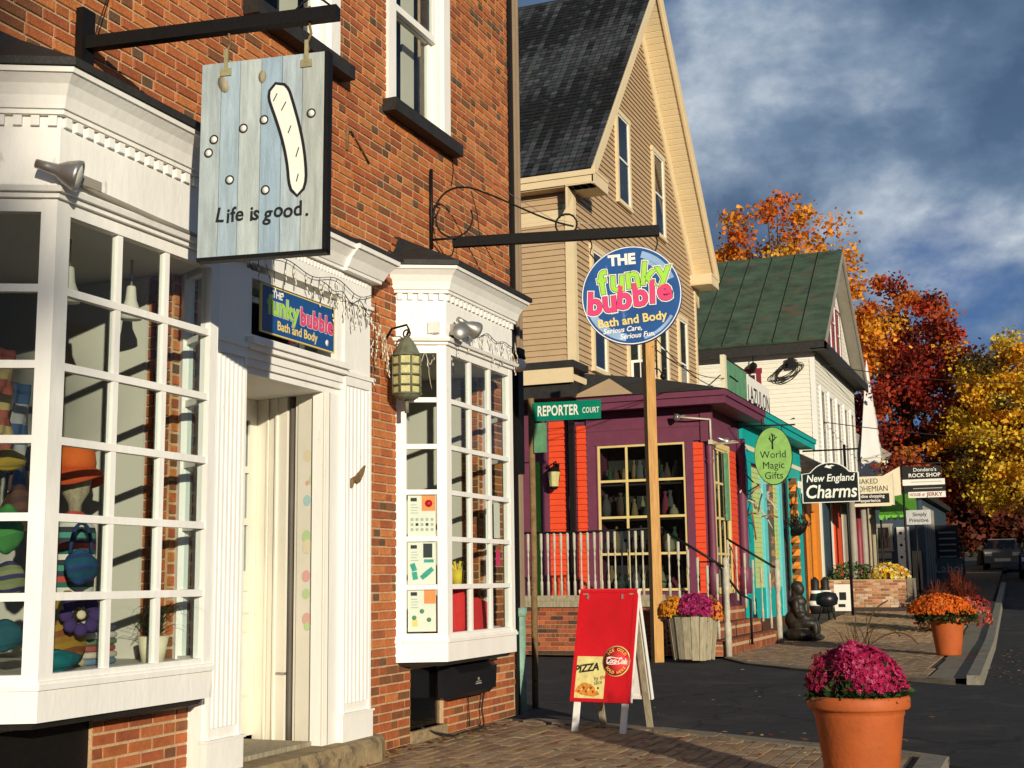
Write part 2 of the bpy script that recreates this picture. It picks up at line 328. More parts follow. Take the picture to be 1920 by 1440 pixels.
def paver_mesh(k, L=0.197, Wd=0.094):
    b = MB(); b.color = PAVC[k]; e = 0.006
    b.loft([[(-Wd / 2, -L / 2, -.03), (Wd / 2, -L / 2, -.03), (Wd / 2, L / 2, -.03), (-Wd / 2, L / 2, -.03)], [(-Wd / 2, -L / 2, -.004), (Wd / 2, -L / 2, -.004), (Wd / 2, L / 2, -.004), (-Wd / 2, L / 2, -.004)],
            [(-Wd / 2 + e, -L / 2 + e, 0), (Wd / 2 - e, -L / 2 + e, 0), (Wd / 2 - e, L / 2 - e, 0), (-Wd / 2 + e, L / 2 - e, 0)]])
    me = b.mesh('paver'); me.materials.append(MATS['paver']); return me
PM = [paver_mesh(k) for k in range(5)]
spots = []
x = -4.60; c = 0
while x < -0.98:
    y = 6.6 + (c % 2) * 0.1
    while y < ne_y(x) - 0.32:
        spots.append((x, y, rng.uniform(-.004, .003), rng.uniform(-.012, .012), rng.randrange(5))); y += 0.2025
    x += 0.1; c += 1
spots.sort(key=lambda p: abs(p[1] - 9.0) + 0.25 * abs(p[0] + 2.8) + (1.5 if p[0] < -4.4 else 0))
rest = MB()
for i, (x, y, z, a, k) in enumerate(spots):
    if i < 300:
        o = link('paver', PM[k], None, npv); o.location = (x, y, z); o.rotation_euler = (0, 0, a)
    else:
        rest.color = jit(PAVC[k], .12); rest.box(x - .047, x + .047, y - .0985, y + .0985, -.03, z, 'd')
rest.build('paver_field', 'paver', npv, True)
# border stones of the near pavement (along the side street) and kerb stones
for i in range(len(NE) - 1):
    (x0, y0), (x1, y1) = NE[i], NE[i + 1]; n = max(1, round(math.hypot(x1 - x0, y1 - y0) / 0.62))
    for k in range(n):
        a, b = k / n + .006, (k + 1) / n - .006
        xa, ya, xb, yb = x0 + (x1 - x0) * a, y0 + (y1 - y0) * a, x0 + (x1 - x0) * b, y0 + (y1 - y0) * b
        MB().loft([[(xa, ya - .27, z), (xb, yb - .27, z), (xb, yb, z - .006), (xa, ya, z - .006)] for z in (-.14, .002 + rng.uniform(-.003, .004))]).build('border_stone', 'concrete', npv)
for k in range(9):
    y0 = 9.42 - (k + 1) * 1.2
    MB().loft([[(-.90, y0 + .01, -.15), (-.70, y0 + .01, -.15), (-.70, y0 + 1.19, -.15), (-.90, y0 + 1.19, -.15)], [(-.89, y0 + .015, .02), (-.72, y0 + .015, .02), (-.72, y0 + 1.185, .02), (-.89, y0 + 1.185, .02)]]).build('kerb_stone', 'granite', npv)
for k in range(22):
    y0 = 16.36 + k * 1.5; za_, zb_ = gz(y0), gz(y0 + 1.5); xa, xb = CX(y0), CX(y0 + 1.5)
    h = .14 if k == 0 else .03
    MB().loft([[(xa - .18, y0 + .01, za_ - .15), (xa, y0 + .01, za_ - .15), (xb, y0 + 1.49, zb_ - .15), (xb - .18, y0 + 1.49, zb_ - .15)], [(xa - .17, y0 + .02, za_ + .05), (xa - .02, y0 + .02, za_ + .05), (xb - .02, y0 + 1.48, zb_ + .05), (xb - .17, y0 + 1.48, zb_ + .05)]]).build('kerb_stone', 'granite', fpv)
# concrete strip beside that kerb and border of far pavement
cs = MB()
for k in range(12):
    y0 = 16.5 + k * 1.8
    cs.add([(CX(y0) - .62, y0 + .01, gz(y0) + .002), (CX(y0) - .19, y0 + .01, gz(y0) + .002), (CX(y0) - .19, y0 + 1.79, gz(y0 + 1.8) + .002), (CX(y0) - .62, y0 + 1.79, gz(y0 + 1.8) + .002)], [(0, 1, 2, 3)])
cs.build('concrete_strip', 'concrete', fpv)
for i in range(len(FS) - 1):
    (x0, y0), (x1, y1) = FS[i], FS[i + 1]
    MB().loft([[(x0, y0, z - .01), (x1, y1, z - .01), (x1 - .02, y1 + .24, z), (x0 - .02, y0 + .24, z)] for z in (-.12, .004)]).build('border_stone', 'concrete', fpv)
rest = MB(); c = 0; x = -4.72
def fs_y(x):
    for (x0, y0), (x1, y1) in zip(FS, FS[1:]):
        if x <= x1 or (x1, y1) == FS[-1]: return y0 + (y1 - y0) * (x - x0) / (x1 - x0)
cnt = 0
while x < -1.5:
    y = fs_y(x) + .3 + (c % 2) * .1
    while y < 34:
        if x < CX(y) - .68:
            if y < 22.5 and cnt < 300 and x > -4.0:
                cnt += 1; o = link('paver', PM[rng.randrange(5)], None, fpv); o.location = (x, y, rng.uniform(-.003, .003))
            else:
                rest.color = jit(PAVC[rng.randrange(5)], .1); z = gz(y) + rng.uniform(-.003, .003); rest.box(x - .047, x + .047, y - .0985, y + .0985, z - .03, z, 'd')
        y += .2025
    x += .1; c += 1
rest.build('paver_field', 'paver', fpv, True)
# fallen leaves
fl = MB(); r2 = random.Random(3)
for i in range(520):
    q = r2.random()
    if q < .45: x, y = r2.uniform(-4.55, -.9), r2.uniform(7.2, 10.8)
    elif q < .6: x, y = -4.58 + abs(r2.gauss(0, .12)), r2.uniform(8.4, 11.1)
    elif q < .85: x, y = CX(17) + abs(r2.gauss(0, .35)), r2.uniform(14.5, 25)
    else: x, y = r2.uniform(-4, -1), r2.uniform(12, 24)
    z = .006 if (y < 10.6 and x < -.9) or (y > 19 and x < -1.2) else (-.028 if x < -.8 else -.1)
    a = r2.uniform(0, 6.28); s_ = r2.uniform(.012, .035); fl.color = r2.choice([(.35, .15, .03), (.45, .28, .06), (.16, .08, .03), (.5, .4, .2), (.3, .05, .02)])
    P = [(x + s_ * math.cos(a + t) * w, y + s_ * math.sin(a + t) * w, z + r2.uniform(0, .012)) for t, w in ((0, 1.3), (1.5, .7), (3.1, 1.1), (4.7, .7))]
    fl.add(P, [(0, 1, 2, 3)])
o = tag(fl.build('fallen_leaves', 'leaf', None, True), 'small fallen autumn leaves scattered over the pavement and road edge', 'leaves')
# ================================================================ brick building
W = -4.65; XB = -4.30
BB = thing('brick_building', 'orange red brick shop building with white bay windows and white doorway', 'building', (-5.5, 7.0, 0))
BAYS = [(4.70, 6.03), (9.07, 10.45)]
holes = [(4.66, 6.08, .68, 3.40), (9.03, 10.50, .68, 3.40), (6.66, 7.82, .17, 3.35), (9.13, 9.73, .09, .56), (4.75, 5.5, .05, .56)]
for y0 in (4.83, 6.77, 8.71): holes.append((y0, y0 + 1.17, 5.06, 7.02))
Y0, Y1, ZT = 3.2, 11.27, 8.6
def cells(mb, x0, x1, yr, zr, hs):
    ysn = sorted({yr[0], yr[1]} | {v for h in hs for v in h[:2]}); zsn = sorted({zr[0], zr[1]} | {v for h in hs for v in h[2:]})
    for a, b in zip(ysn, ysn[1:]):
        for c_, d in zip(zsn, zsn[1:]):
            m, n = (a + b) / 2, (c_ + d) / 2
            if not any(h[0] < m < h[1] and h[2] < n < h[3] for h in hs): mb.box(x0, x1, a, b, c_, d)
mw = MB(); cells(mw, W - .30, W - .006, (Y0, Y1), (0, ZT), holes)
mw.box(-13, W - .30, Y0, Y0 + .3, 0, ZT); mw.box(-13, W - .30, Y1 - .3, Y1 - .01, 0, ZT); mw.box(-13.3, -13, Y0, Y1, 0, ZT)
wall = mw.build('wall', 'mortar', BB)
bx('roof', 'lead', BB, -13.4, W + .25, Y0 - .1, Y1 + .1, ZT, ZT + .25)
BRC = [(0.42, 0.122, 0.032), (0.46, 0.150, 0.040), (0.36, 0.096, 0.027), (0.48, 0.165, 0.048), (0.30, 0.080, 0.026), (0.40, 0.115, 0.036), (0.19, 0.070, 0.026), (0.12, 0.065, 0.032)]
BL, BH, MJ, CO = .190, .0565, .0125, .0685
def bw():
    u = rng.random(); return 6 if u > .93 else rng.randrange(6)
def course_bricks(lo, hi, start):
    y = lo - start; out = []
    while y < hi:
        L = .094 if rng.random() < .22 else BL
        a, b = max(y, lo), min(y + L, hi)
        if b - a > .03: out.append((a, b, abs((b - a) - BL) < 1e-4, L < .1))
        y += L + MJ
    return out
bricks = []; nC = int(ZT / CO)
for k in range(nC):
    z = .004 + k * CO
    iv = [(Y0, Y1)]
    for h in holes:
        if h[2] < z + BH and h[3] > z:
            iv = [q for (a, b) in iv for q in ((a, min(b, h[0])), (max(a, h[1]), b)) if q[1] - q[0] > .03]
    for a, b in iv:
        for (p, q, full, head) in course_bricks(a, b, (k % 2) * .105 + rng.uniform(0, .02)):
            ci = bw()
            if head: ci = rng.choice([7, 6, 6, 0, 4, 1, 7])
            if z < .6: ci = rng.choice([ci, 6, 4, 2])
            bricks.append((p, q, z, full, ci, rng.uniform(0, .004)))
def brick_mesh(ci):
    b = MB(); b.color = BRC[ci]; e = .004
    b.loft([[(-.03, -BL / 2, 0), (-.03, BL / 2, 0), (-.03, BL / 2, BH), (-.03, -BL / 2, BH)], [(.0, -BL / 2, 0), (.0, BL / 2, 0), (.0, BL / 2, BH), (.0, -BL / 2, BH)], [(.005, -BL / 2 + e, e), (.005, BL / 2 - e, e), (.005, BL / 2 - e, BH - e), (.005, -BL / 2 + e, BH - e)]])
    me = b.mesh('brick'); me.materials.append(MATS['brick']); return me
BM = [brick_mesh(i) for i in range(8)]
def vis(b):
    y, z = b[0], b[2]
    return (z > 4.0 and 4.6 < y and z < 2.0 + y * .55) or (8.45 < y < 8.85 and z < 3.6) or (y > 8.4 and z < .6)
cand = sorted([i for i, b in enumerate(bricks) if b[3] and vis(b)], key=lambda i: (bricks[i][0]) ** 2 + (bricks[i][2] - 1.25) ** 2)
single = set(cand[:300]); rest = MB()
for i, (p, q, z, full, ci, pr) in enumerate(bricks):
    if i in single:
        o = link('brick', BM[ci], None, wall); o.location = (W - .004 + pr, (p + q) / 2, z); continue
    rest.color = jit(BRC[ci], .14); x1 = W + pr; e = .003
    rest.loft([[(W - .02, p, z), (W - .02, q, z), (W - .02, q, z + BH), (W - .02, p, z + BH)], [(x1, p + e, z + e), (x1, q - e, z + e), (x1, q - e, z + BH - e), (x1, p + e, z + BH - e)]], cap=False)
    n = len(rest.v); rest.f.append([n - 4, n - 3, n - 2, n - 1]); rest.c.append(rest.color); rest.sm.append(False)
rest.build('brick_field', 'brick', wall, True)
# brick jambs inside the bays (facing the viewer)
jb = MB(); JX = W - .17
for (y0, y1) in BAYS:
    yj = y1 + .045
    for k in range(36):
        z = .85 + k * CO
        if z > 3.0: break
        x = W - .02 - (k % 2) * .0
        while x > JX + .03:
            L = .094 if k % 2 else BL
            jb.color = jit(BRC[rng.choice([2, 4, 6, 0])], .15); jb.box(max(x - L, JX), x, yj - .012, yj + .02, z, z + BH); x -= L + MJ
jb.build('jamb_bricks', 'brick', wall, True)

# ---- upper windows
for wi, y0 in enumerate((4.83, 6.77, 8.71)):
    y1 = y0 + 1.17; xf = W - .05
    wn_ = MB(); wn_.box(xf - .06, xf + .075, y0, y0 + .13, 5.06, 7.02); wn_.box(xf - .06, xf + .075, y1 - .13, y1, 5.06, 7.02); wn_.box(xf - .06, xf + .075, y0 + .13, y1 - .13, 6.9, 7.02)
    wn_.box(xf - .06, xf + .04, y0 + .13, y0 + .18, 5.06, 6.9); wn_.box(xf - .06, xf + .04, y1 - .18, y1 - .13, 5.06, 6.9)
    win = wn_.build('window', 'white_paint', BB)
    bx('sill', 'lead', win, W - .1, W + .12, y0 - .06, y1 + .06, 4.955, 5.06)
    for z0, z1, xo in ((5.07, 5.98, -.05), (5.94, 6.9, .0)):
        s_ = MB(); ya, yb = y0 + .18, y1 - .18; xs_ = xf + xo
        s_.box(xs_ - .02, xs_ + .02, ya, ya + .05, z0, z1); s_.box(xs_ - .02, xs_ + .02, yb - .05, yb, z0, z1); s_.box(xs_ - .02, xs_ + .02, ya + .05, yb - .05, z0, z0 + .06); s_.box(xs_ - .02, xs_ + .02, ya + .05, yb - .05, z1 - .045, z1)
        s_.build('sash', 'white_paint', win)
        bx('pane', 'glass', win, xs_ - .004, xs_ + .004, ya + .05, yb - .05, z0 + .06, z1 - .045)
    MB().box(W - .32, W - .30, y0 + .1, y0 + .5, 5.05, 6.95).box(W - .31, W - .29, y1 - .32, y1 - .1, 5.05, 6.95).build('curtain', 'interior_white', win)
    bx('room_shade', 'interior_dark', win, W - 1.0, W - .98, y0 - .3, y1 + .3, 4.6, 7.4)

# ---- bay windows
def plan(y0, y1, off=0.0):
    c = math.atan2(.19, .35); k = off / math.cos(c)
    ex = off * math.tan((math.pi / 2 - c) / 2)
    return [(W - .003, y0 - .19 - k), (XB + off, y0 - ex), (XB + off, y1 + ex), (W - .003, y1 + .19 + k)]
def bprism(mb, y0, y1, levels):
    for (z0, o0), (z1, o1) in zip(levels, levels[1:]):
        if z1 - z0 < 1e-6: continue
        a, b = plan(y0, y1, o0), plan(y0, y1, o1)
        mb.loft([[(x, y, z0) for x, y in a], [(x, y, z1) for x, y in b]])
def fbox(mb, A, B, s0, s1, d0, d1, z0, z1):
    """box on the vertical face A->B (outward = left-hand side away from wall): s along, d outward"""
    d = Vector((B[0] - A[0], B[1] - A[1], 0)).normalized(); n = Vector((d.y, -d.x, 0)); A = Vector((A[0], A[1], 0))
    p = lambda s, t, z: tuple(A + d * s + n * t + Vector((0, 0, z)))
    mb.loft([[p(s0, d0, z), p(s1, d0, z), p(s1, d1, z), p(s0, d1, z)] for z in (z0, z1)])
ROWS = [.845, 1.198, 1.568, 1.932, 2.290, 2.660, 3.035]
dent = MB().box(-.020, .020, -.010, .014, 0, .05).mesh('dentil'); dent.materials.append(MATS['white_paint'])
BAYOBJ = []
for bi, (y0, y1) in enumerate(BAYS):
    m = MB(); bprism(m, y0, y1, [(.63, .004), (.775, .004)]); bprism(m, y0, y1, [(.775, .018), (.80, .018)]); bprism(m, y0, y1, [(.80, .008), (.815, .008)])
    bay = m.build('bay_window', 'white_paint', BB); BAYOBJ.append(bay)
    m = MB(); bprism(m, y0, y1, [(.595, -.06), (.63, -.03)]); m.build('bay_underside', 'lead', bay)
    pl = plan(y0, y1, 0)
    faces = [(pl[0], pl[1], 1, .085, .075), (pl[1], pl[2], 3, .095, .075), (pl[2], pl[3], 1, .075, .085)]
    fr = MB()
    for fi, (A, B, ncol, wa, wb) in enumerate(faces):
        L = math.hypot(B[0] - A[0], B[1] - A[1])
        e = .002 * fi
        fbox(fr, A, B, 0, wa, -.07, -e, .815, 3.10); fbox(fr, A, B, L - wb, L, -.07, -e - .001, .815, 3.10)
        fbox(fr, A, B, wa, L - wb, -.06, -.006, .815, .845); fbox(fr, A, B, wa, L - wb, -.06, -.006, 3.035, 3.10)
        cw = (L - wa - wb) / ncol
        for r_ in range(1, 6): fbox(fr, A, B, wa, L - wb, -.05, -.010, ROWS[r_] - .019, ROWS[r_] + .019)
        for c_ in range(1, ncol):
            for r_ in range(6):
                fbox(fr, A, B, wa + cw * c_ - .019, wa + cw * c_ + .019, -.05, -.014, ROWS[r_] + (.019 if r_ else 0), ROWS[r_ + 1] - (.019 if r_ < 5 else 0))
        for c_ in range(ncol):
            for r_ in range(6):
                g_ = MB(); fbox(g_, A, B, wa + cw * c_ + .012, wa + cw * (c_ + 1) - .012, -.036, -.030, ROWS[r_] + .006, ROWS[r_ + 1] - .006); g_.build('pane', 'glass', bay)
        # dentils
        d = Vector((B[0] - A[0], B[1] - A[1], 0)).normalized(); n = max(1, int((L - .06) / .078))
        if fi < 2:
            for k in range(n + 1):
                p = Vector((A[0], A[1], 0)) + d * (.035 + (L - .07) * k / n) + Vector((d.y, -d.x, 0)) * .012
                o = link('dentil', dent, None, bay); o.location = (p.x, p.y, 3.462); o.rotation_euler = (0, 0, math.atan2(d.y, d.x))
    fr.build('frame', 'white_paint', bay)
    m = MB(); bprism(m, y0, y1, [(3.10, .02), (3.125, .02)]); bprism(m, y0, y1, [(3.125, .045), (3.15, .055)]); bprism(m, y0, y1, [(3.15, .03), (3.165, .03)])
    m.build('head_moulding', 'white_paint', bay)
    m = MB(); bprism(m, y0, y1, [(3.165, .0), (3.52, .0)]); m.build('frieze', 'white_paint', bay)
    m = MB(); bprism(m, y0, y1, [(3.515, .032), (3.54, .032)]); bprism(m, y0, y1, [(3.54, .045), (3.56, .05), (3.60, .062), (3.65, .09), (3.69, .13)]); bprism(m, y0, y1, [(3.69, .14), (3.715, .145)])
    m.build('cornice', 'white_paint', bay)
    a, b = plan(y0, y1, .165), [(W - .003, y0 - .2), (W + .02, y0 + .05), (W + .02, y1 - .05), (W - .003, y1 + .2)]
    MB().loft([[(x, y, 3.718) for x, y in a], [(x, y, 3.755) for x, y in a], [(x, y, 3.99) for x, y in b]]).build('bay_roof', 'lead', bay)
    # inside
    bprism_in = MB(); a = plan(y0, y1, -.09); bprism_in.loft([[(x, y, z) for x, y in a] for z in (.81, .83)]); bprism_in.box(-6.6, W - .004, y0 - .1, y1 + .1, .80, .828); bprism_in.build('display_floor', 'interior_white', bay)
    m = MB(); m.loft([[(x, y, z) for x, y in a] for z in (3.06, 3.09)]); m.box(-6.6, W - .004, y0 - .1, y1 + .1, 3.062, 3.09); m.build('display_ceiling', 'interior_white', bay)
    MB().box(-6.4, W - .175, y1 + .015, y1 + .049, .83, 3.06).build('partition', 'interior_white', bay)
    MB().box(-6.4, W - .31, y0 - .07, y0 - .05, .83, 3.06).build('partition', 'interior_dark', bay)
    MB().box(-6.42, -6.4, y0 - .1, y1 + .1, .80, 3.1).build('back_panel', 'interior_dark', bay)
bx('basement_dark_back', 'black_iron', BB, W - .09, W - .06, 9.131, 9.729, .091, .559)  # black sheet stands in for the shade inside the basement opening
bx('basement_dark_panel', 'black_iron', BB, W - .06, W - .03, 4.74, 5.51, .04, .57)  # black panel closes the opening in place of its dark, shaded inside

# ---- doorway
P = -4.525
door = MB(); door.box(W - .004, P - .03, 6.30, 6.665, .165, 3.32); door.box(W - .004, P - .03, 7.648, 8.26, .165, 2.556); door.box(W - .004, P - .031, 7.86, 8.26, 2.556, 3.32); door = door.build('doorway', 'white_paint', BB)
def pilaster(ya, yb):
    m = MB(); m.box(P - .03, P + .015, ya - .02, yb + .02, .165, .34); m.box(P - .03, P + .025, ya - .03, yb + .03, .34, .355)
    m.box(P - .03, P - .008, ya + .006, yb - .006, .355, 2.70)
    n = 6; w = (yb - ya - .06) / n
    for k in range(n):
        yc = ya + .03 + w * (k + .5)
        m.loft([[(P - .009, yc - w * .42, z), (P + .008, yc - w * .26, z), (P + .008, yc + w * .26, z), (P - .009, yc + w * .42, z)] for z in (.42, 2.62)])
    m.box(P - .03, P + .008, ya, ya + .022, .355, 2.70); m.box(P - .03, P + .008, yb - .022, yb, .355, 2.70)
    m.box(P - .03, P + .008, ya + .022, yb - .022, 2.635, 2.70); m.box(P - .03, P + .02, ya - .015, yb + .015, 2.70, 2.73); m.box(P - .03, P - .005, ya + .004, yb - .004, 2.73, 3.24); m.box(P - .03, P + .02, ya - .012, yb + .012, 3.24, 3.265)
    m.build('pilaster', 'white_paint', door)
pilaster(6.315, 6.64); pilaster(7.86, 8.245)
m = MB()   # architrave above the door
for z0, z1, x1 in ((2.555, 2.60, P - .045), (2.60, 2.645, P - .02), (2.645, 2.70, P - .005), (2.70, 2.735, P + .03), (2.735, 2.775, P + .055), (2.775, 2.80, P - .01)):
    m.box(W - .25, x1, 6.642, 7.858, z0, z1)
m.build('architrave', 'white_paint', door)
m = MB(); m.box(W - .2, P - .02, 6.642, 6.72, 2.80, 3.22); m.box(W - .2, P - .02, 7.78, 7.858, 2.80, 3.22); m.box(W - .2, P - .025, 6.72, 7.78, 3.17, 3.22); m.build('transom_frame', 'white_paint', door)
bx('transom_pane', 'glass_dark', door, W - .06, W - .05, 6.72, 7.78, 2.80, 3.17)
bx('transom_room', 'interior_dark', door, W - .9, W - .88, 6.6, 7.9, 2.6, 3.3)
m = MB(); m.box(W - .004, P - .012, 6.24, 8.27, 3.265, 3.45)
for (a, b, pr) in ((6.22, 7.80, 0), (7.80, 8.30, .03)):
    for z0, z1, o0, o1 in ((3.45, 3.475, .02, .02), (3.475, 3.54, .03, .06), (3.54, 3.60, .06, .11), (3.60, 3.635, .125, .125)):
        e = 0 if pr == 0 else o1
        m.loft([[(W - .004, a, z), (P + o + pr, a, z), (P + o + pr, b + o * (pr > 0), z), (W - .004, b + o * (pr > 0), z)] for z, o in ((z0, o0), (z1, o1))])
m.build('cornice', 'white_paint', door)
m = MB()
for (a, b, pr) in ((6.2, 7.80, 0), (7.80, 8.31, .03)):
    m.loft([[(W - .004, a, 3.637), (P + .14 + pr, a, 3.637), (P + .14 + pr, b + .14 * (pr > 0), 3.637), (W - .004, b + .14 * (pr > 0), 3.637)], [(W - .004, a, 3.66), (P + .14 + pr, a, 3.66), (P + .14 + pr, b + .14 * (pr > 0), 3.66), (W - .004, b + .14 * (pr > 0), 3.66)], [(W - .004, a, 3.74), (W + .01, a, 3.74), (W + .01, b, 3.74), (W - .004, b, 3.74)]])
m.build('flashing', 'lead', door)
for k in range(46):
    yk = 6.28 + k * .0425
    o = link('dentil', dent, None, door); o.location = (P - .012, yk, 3.405); o.rotation_euler = (0, 0, R(90)); o.scale = (.55, .6, .75)
# reveal (right side wall of the recess), door leaf at the back
XD = -5.22; TV = Matrix.Translation((P - .035, 7.645, 0)) @ Matrix.Rotation(R(-14.5), 4, 'Z')     # splayed right-hand reveal: local x runs inward (negative)
def rv(mat, x0, x1, y0, y1, z0=.17, z1=2.556, nm='reveal_panel'): return MB(TV).box(x0, x1, y0, y1, z0, z1).build(nm, mat, door)
rv('door_cream', -.052, 0, 0, .05); rv('door_cream', -.265, -.066, .006, .05); rv('black_iron', -.70, -.0, .05, .055, nm='reveal_backing')
rv('door_cream', -.300, -.279, .016, .05); rv('door_cream', -.47, -.375, .004, .05); rv('door_cream', -.565, -.478, .010, .05); rv('door_cream', -.69, -.572, .002, .05)
rv('door_cream', -.578, -.560, -.008, .002); rv('door_cream', -.482, -.466, -.012, .004)
MB(TV).tube([(-.338, .022, .17), (-.334, .018, .35), (-.340, .022, 1.6), (-.338, .022, 2.55)], .019, 8).build('reveal_pipe', 'pipe_grey', door)
MB(TV).box(-.44, -.355, -.012, .004, .62, .635).build('latch', 'steel', door)
bx('reveal_panel', 'door_cream', door, XD - .02, P - .035, 6.642, 6.70, .17, 2.556)
bx('recess_ceiling', 'white_paint', door, XD - .02, W - .25, 6.66, 7.83, 2.557, 2.60)
m = MB(); YE = 7.815; YS = 7.728; m.box(XD - .05, XD, 6.70, YE, .20, 1.33); m.box(XD - .05, XD, 6.70, 6.80, 1.33, 2.40); m.box(XD - .05, XD, YS, YE, 1.33, 2.40)
for z0, z1 in ((1.652, 1.70), (2.022, 2.068)): m.box(XD - .05, XD - .001, 6.80, YS, z0 - .0, z1)
m.box(XD - .05, XD, 6.70, YE, 2.40, 2.556)
leaf_ = m.build('door_leaf', 'door_cream', door)
for z0, z1 in ((1.33, 1.652), (1.70, 2.022), (2.068, 2.40)): bx('door_pane', 'glass_dark', door, XD - .03, XD - .02, 6.80, YS, z0, z1)
for z0, z1 in ((.468, .926), (1.036, 1.211)):
    m = MB()
    for ya, yb in ((6.80, 7.24), (7.29, 7.737)): m.box(XD, XD + .012, ya, ya + .02, z0, z1).box(XD, XD + .012, yb - .02, yb, z0, z1).box(XD, XD + .012, ya + .02, yb - .02, z0, z0 + .02).box(XD, XD + .012, ya + .02, yb - .02, z1 - .02, z1)
    m.build('door_panel', 'door_cream', door)
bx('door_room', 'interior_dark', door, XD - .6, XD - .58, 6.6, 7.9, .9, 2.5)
bx('threshold', 'wood_old', door, XD - .05, W + .02, 6.70, 7.63, .155, .195)
# coloured dot stickers on the reveal
for i, (x, z, r_, mt) in enumerate([(-4.80, 2.12, .045, 'cream_paint'), (-4.745, 1.95, .04, 'pale_green'), (-4.80, 1.93, .018, 'pale_pink'), (-4.80, 1.81, .038, 'pale_blue'), (-4.80, 1.56, .045, 'pale_green'), (-4.79, 1.49, .05, 'cream_paint'), (-4.80, 1.29, .04, 'pale_pink'), (-4.80, 1.17, .036, 'pale_green'), (-4.79, 1.0, .042, 'pale_pink'), (-4.785, .95, .028, 'pale_green')]):
    MB(TV @ Matrix.Translation((-.165 + (x + 4.80) * 1.0, .0055 - .0005 * i, z)) @ FACE_Y).lathe([(r_, -.001), (r_, .001)], n=18, smooth=False).build('dot_sticker', mt, door)
# stone step
st = MB()
prof = [(W - .02, 6.22), (-4.46, 6.22), (-4.40, 6.30), (-4.38, 7.2), (-4.40, 8.2), (-4.46, 8.36), (W - .02, 8.38)]
st.loft([[(x, y, 0) for x, y in prof], [(x - .005, y, .13) for x, y in prof], [(x - .03, y * .996 + .03, .165) for x, y in prof]])
st.box(XD - .1, W - .021, 6.66, 7.83, 0, .155)
tag(st.build('door_step', 'stone', None), 'worn yellowish stone step under the white shop doorway', 'step')

# ---- corner trim, downspout
m = MB(); m.box(W - .28, W + .02, Y1, Y1 + .10, 0, ZT); m.build('corner_trim', 'black_iron', BB)
ds = MB(); ds.box(W - .075, W + .035, 11.385, 11.465, 3.45, ZT); ds.box(W - .075, W + .045, 11.375, 11.395, 3.45, ZT); ds.box(W - .075, W + .045, 11.45, 11.475, 3.45, ZT); ds = ds.build('downspout', 'spout', BB)
MB().box(W - .08, W + .05, 11.33, 11.46, 2.25, 3.45).box(W - .09, W + .065, 11.32, 11.47, 3.42, 3.47).build('downspout_shade_band', 'black_iron', ds)  # black length painted where the pipe lies in shadow
MB().box(W - .07, W + .03, 11.385, 11.465, .95, 2.25).build('downspout_pipe', 'spout', ds)
MB().tube([(W - .02, 11.4, 0), (W - .02, 11.4, .95)], .075, 10).lathe([(.09, .9), (.09, .98)], (W - .02, 11.4, 0), 12).build('downspout_boot', 'copper_green', ds)
MB().box(W - .01, W + .02, 11.31, 11.335, 0, .4).build('corner_block', 'stone', ds)
# ================================================================ hanging signs
# --- board sign on black beam over the first bay
Yl = 5.21; AL = R(8.5)
br = thing('sign_bracket', 'black square iron beam bolted above the near bay window', 'bracket', (W, Yl, 4.1))
Tb = Matrix.Translation((W, Yl, 4.147)) @ Matrix.Rotation(AL, 4, 'Z')
MB(Tb).box(.02, 1.49, -.03, .03, -.035, .035).build('beam', 'black_iron', br)
MB().box(W, W + .05, Yl - .05, Yl + .05, 3.98, 4.34).build('wall_plate', 'black_iron', br)
for a in (.875, 1.33):
    p = Tb @ Vector((a, 0, -.035)); MB().tube([(p.x, p.y, p.z + .09), (p.x, p.y, p.z), (p.x + .012, p.y, p.z - .06), (p.x - .012, p.y, p.z - .11), (p.x, p.y, p.z - .15)], .007, 6).build('chain', 'rust', br)
MB().tube([tuple(Tb @ Vector((1.24 + .22 * t, 0, .03 + .07 * math.sin(math.pi * t)))) for t in [i / 8 for i in range(9)]], .006, 5).build('wire_loop', 'black_iron', br)
MB().tube([(W + .08, Yl, 4.15), (W + .03, Yl + .25, 4.75)], .003, 4).build('guy_wire', 'black_iron', br)
C0 = (-3.582, 5.37, 3.418); Tl = Matrix.Translation(C0) @ Matrix.Rotation(AL, 4, 'Z') @ FACE_Y @ Matrix.Rotation(R(-.3), 4, 'Z'); hw, hh = .345, .520
lb = thing('hanging_board_sign', 'weathered pale blue plank sign reading Life is good', 'sign', (C0[0], C0[1], C0[2] - .52))
wds = [.113, .107, .12, .116, .112, .122]; x = -hw
PC = [(0.36, 0.42, 0.43), (0.33, 0.42, 0.48), (0.42, 0.47, 0.46), (0.30, 0.40, 0.48), (0.38, 0.45, 0.48), (0.40, 0.43, 0.40)]
for k, w in enumerate(wds):
    m = MB(Tl); m.color = PC[k]; m.box(x + .002, x + w - .002, -hh, hh, -.022, .022); o = m.build('plank', 'sign_wood', lb); x += w
MB(Tl).box(-hw, hw, -hh + .01, hh - .01, -.026, -.0225).box(hw, hw + .022, -hh - .015, hh, -.03, .026).box(-hw, hw + .022, -hh - .022, -hh - .001, -.03, .026).build('edge_strip', 'black_iron', lb)
for xx in (-.205, .245):
    MB(Tl).box(xx - .03, xx + .03, hh - .075, hh - .035, .023, .030).box(xx - .01, xx + .01, hh - .05, hh + .07, .023, .032).build('hinge_plate', 'brass', lb)
TX = Tl @ Matrix.Translation((0, 0, .0235))
lx = 0.0
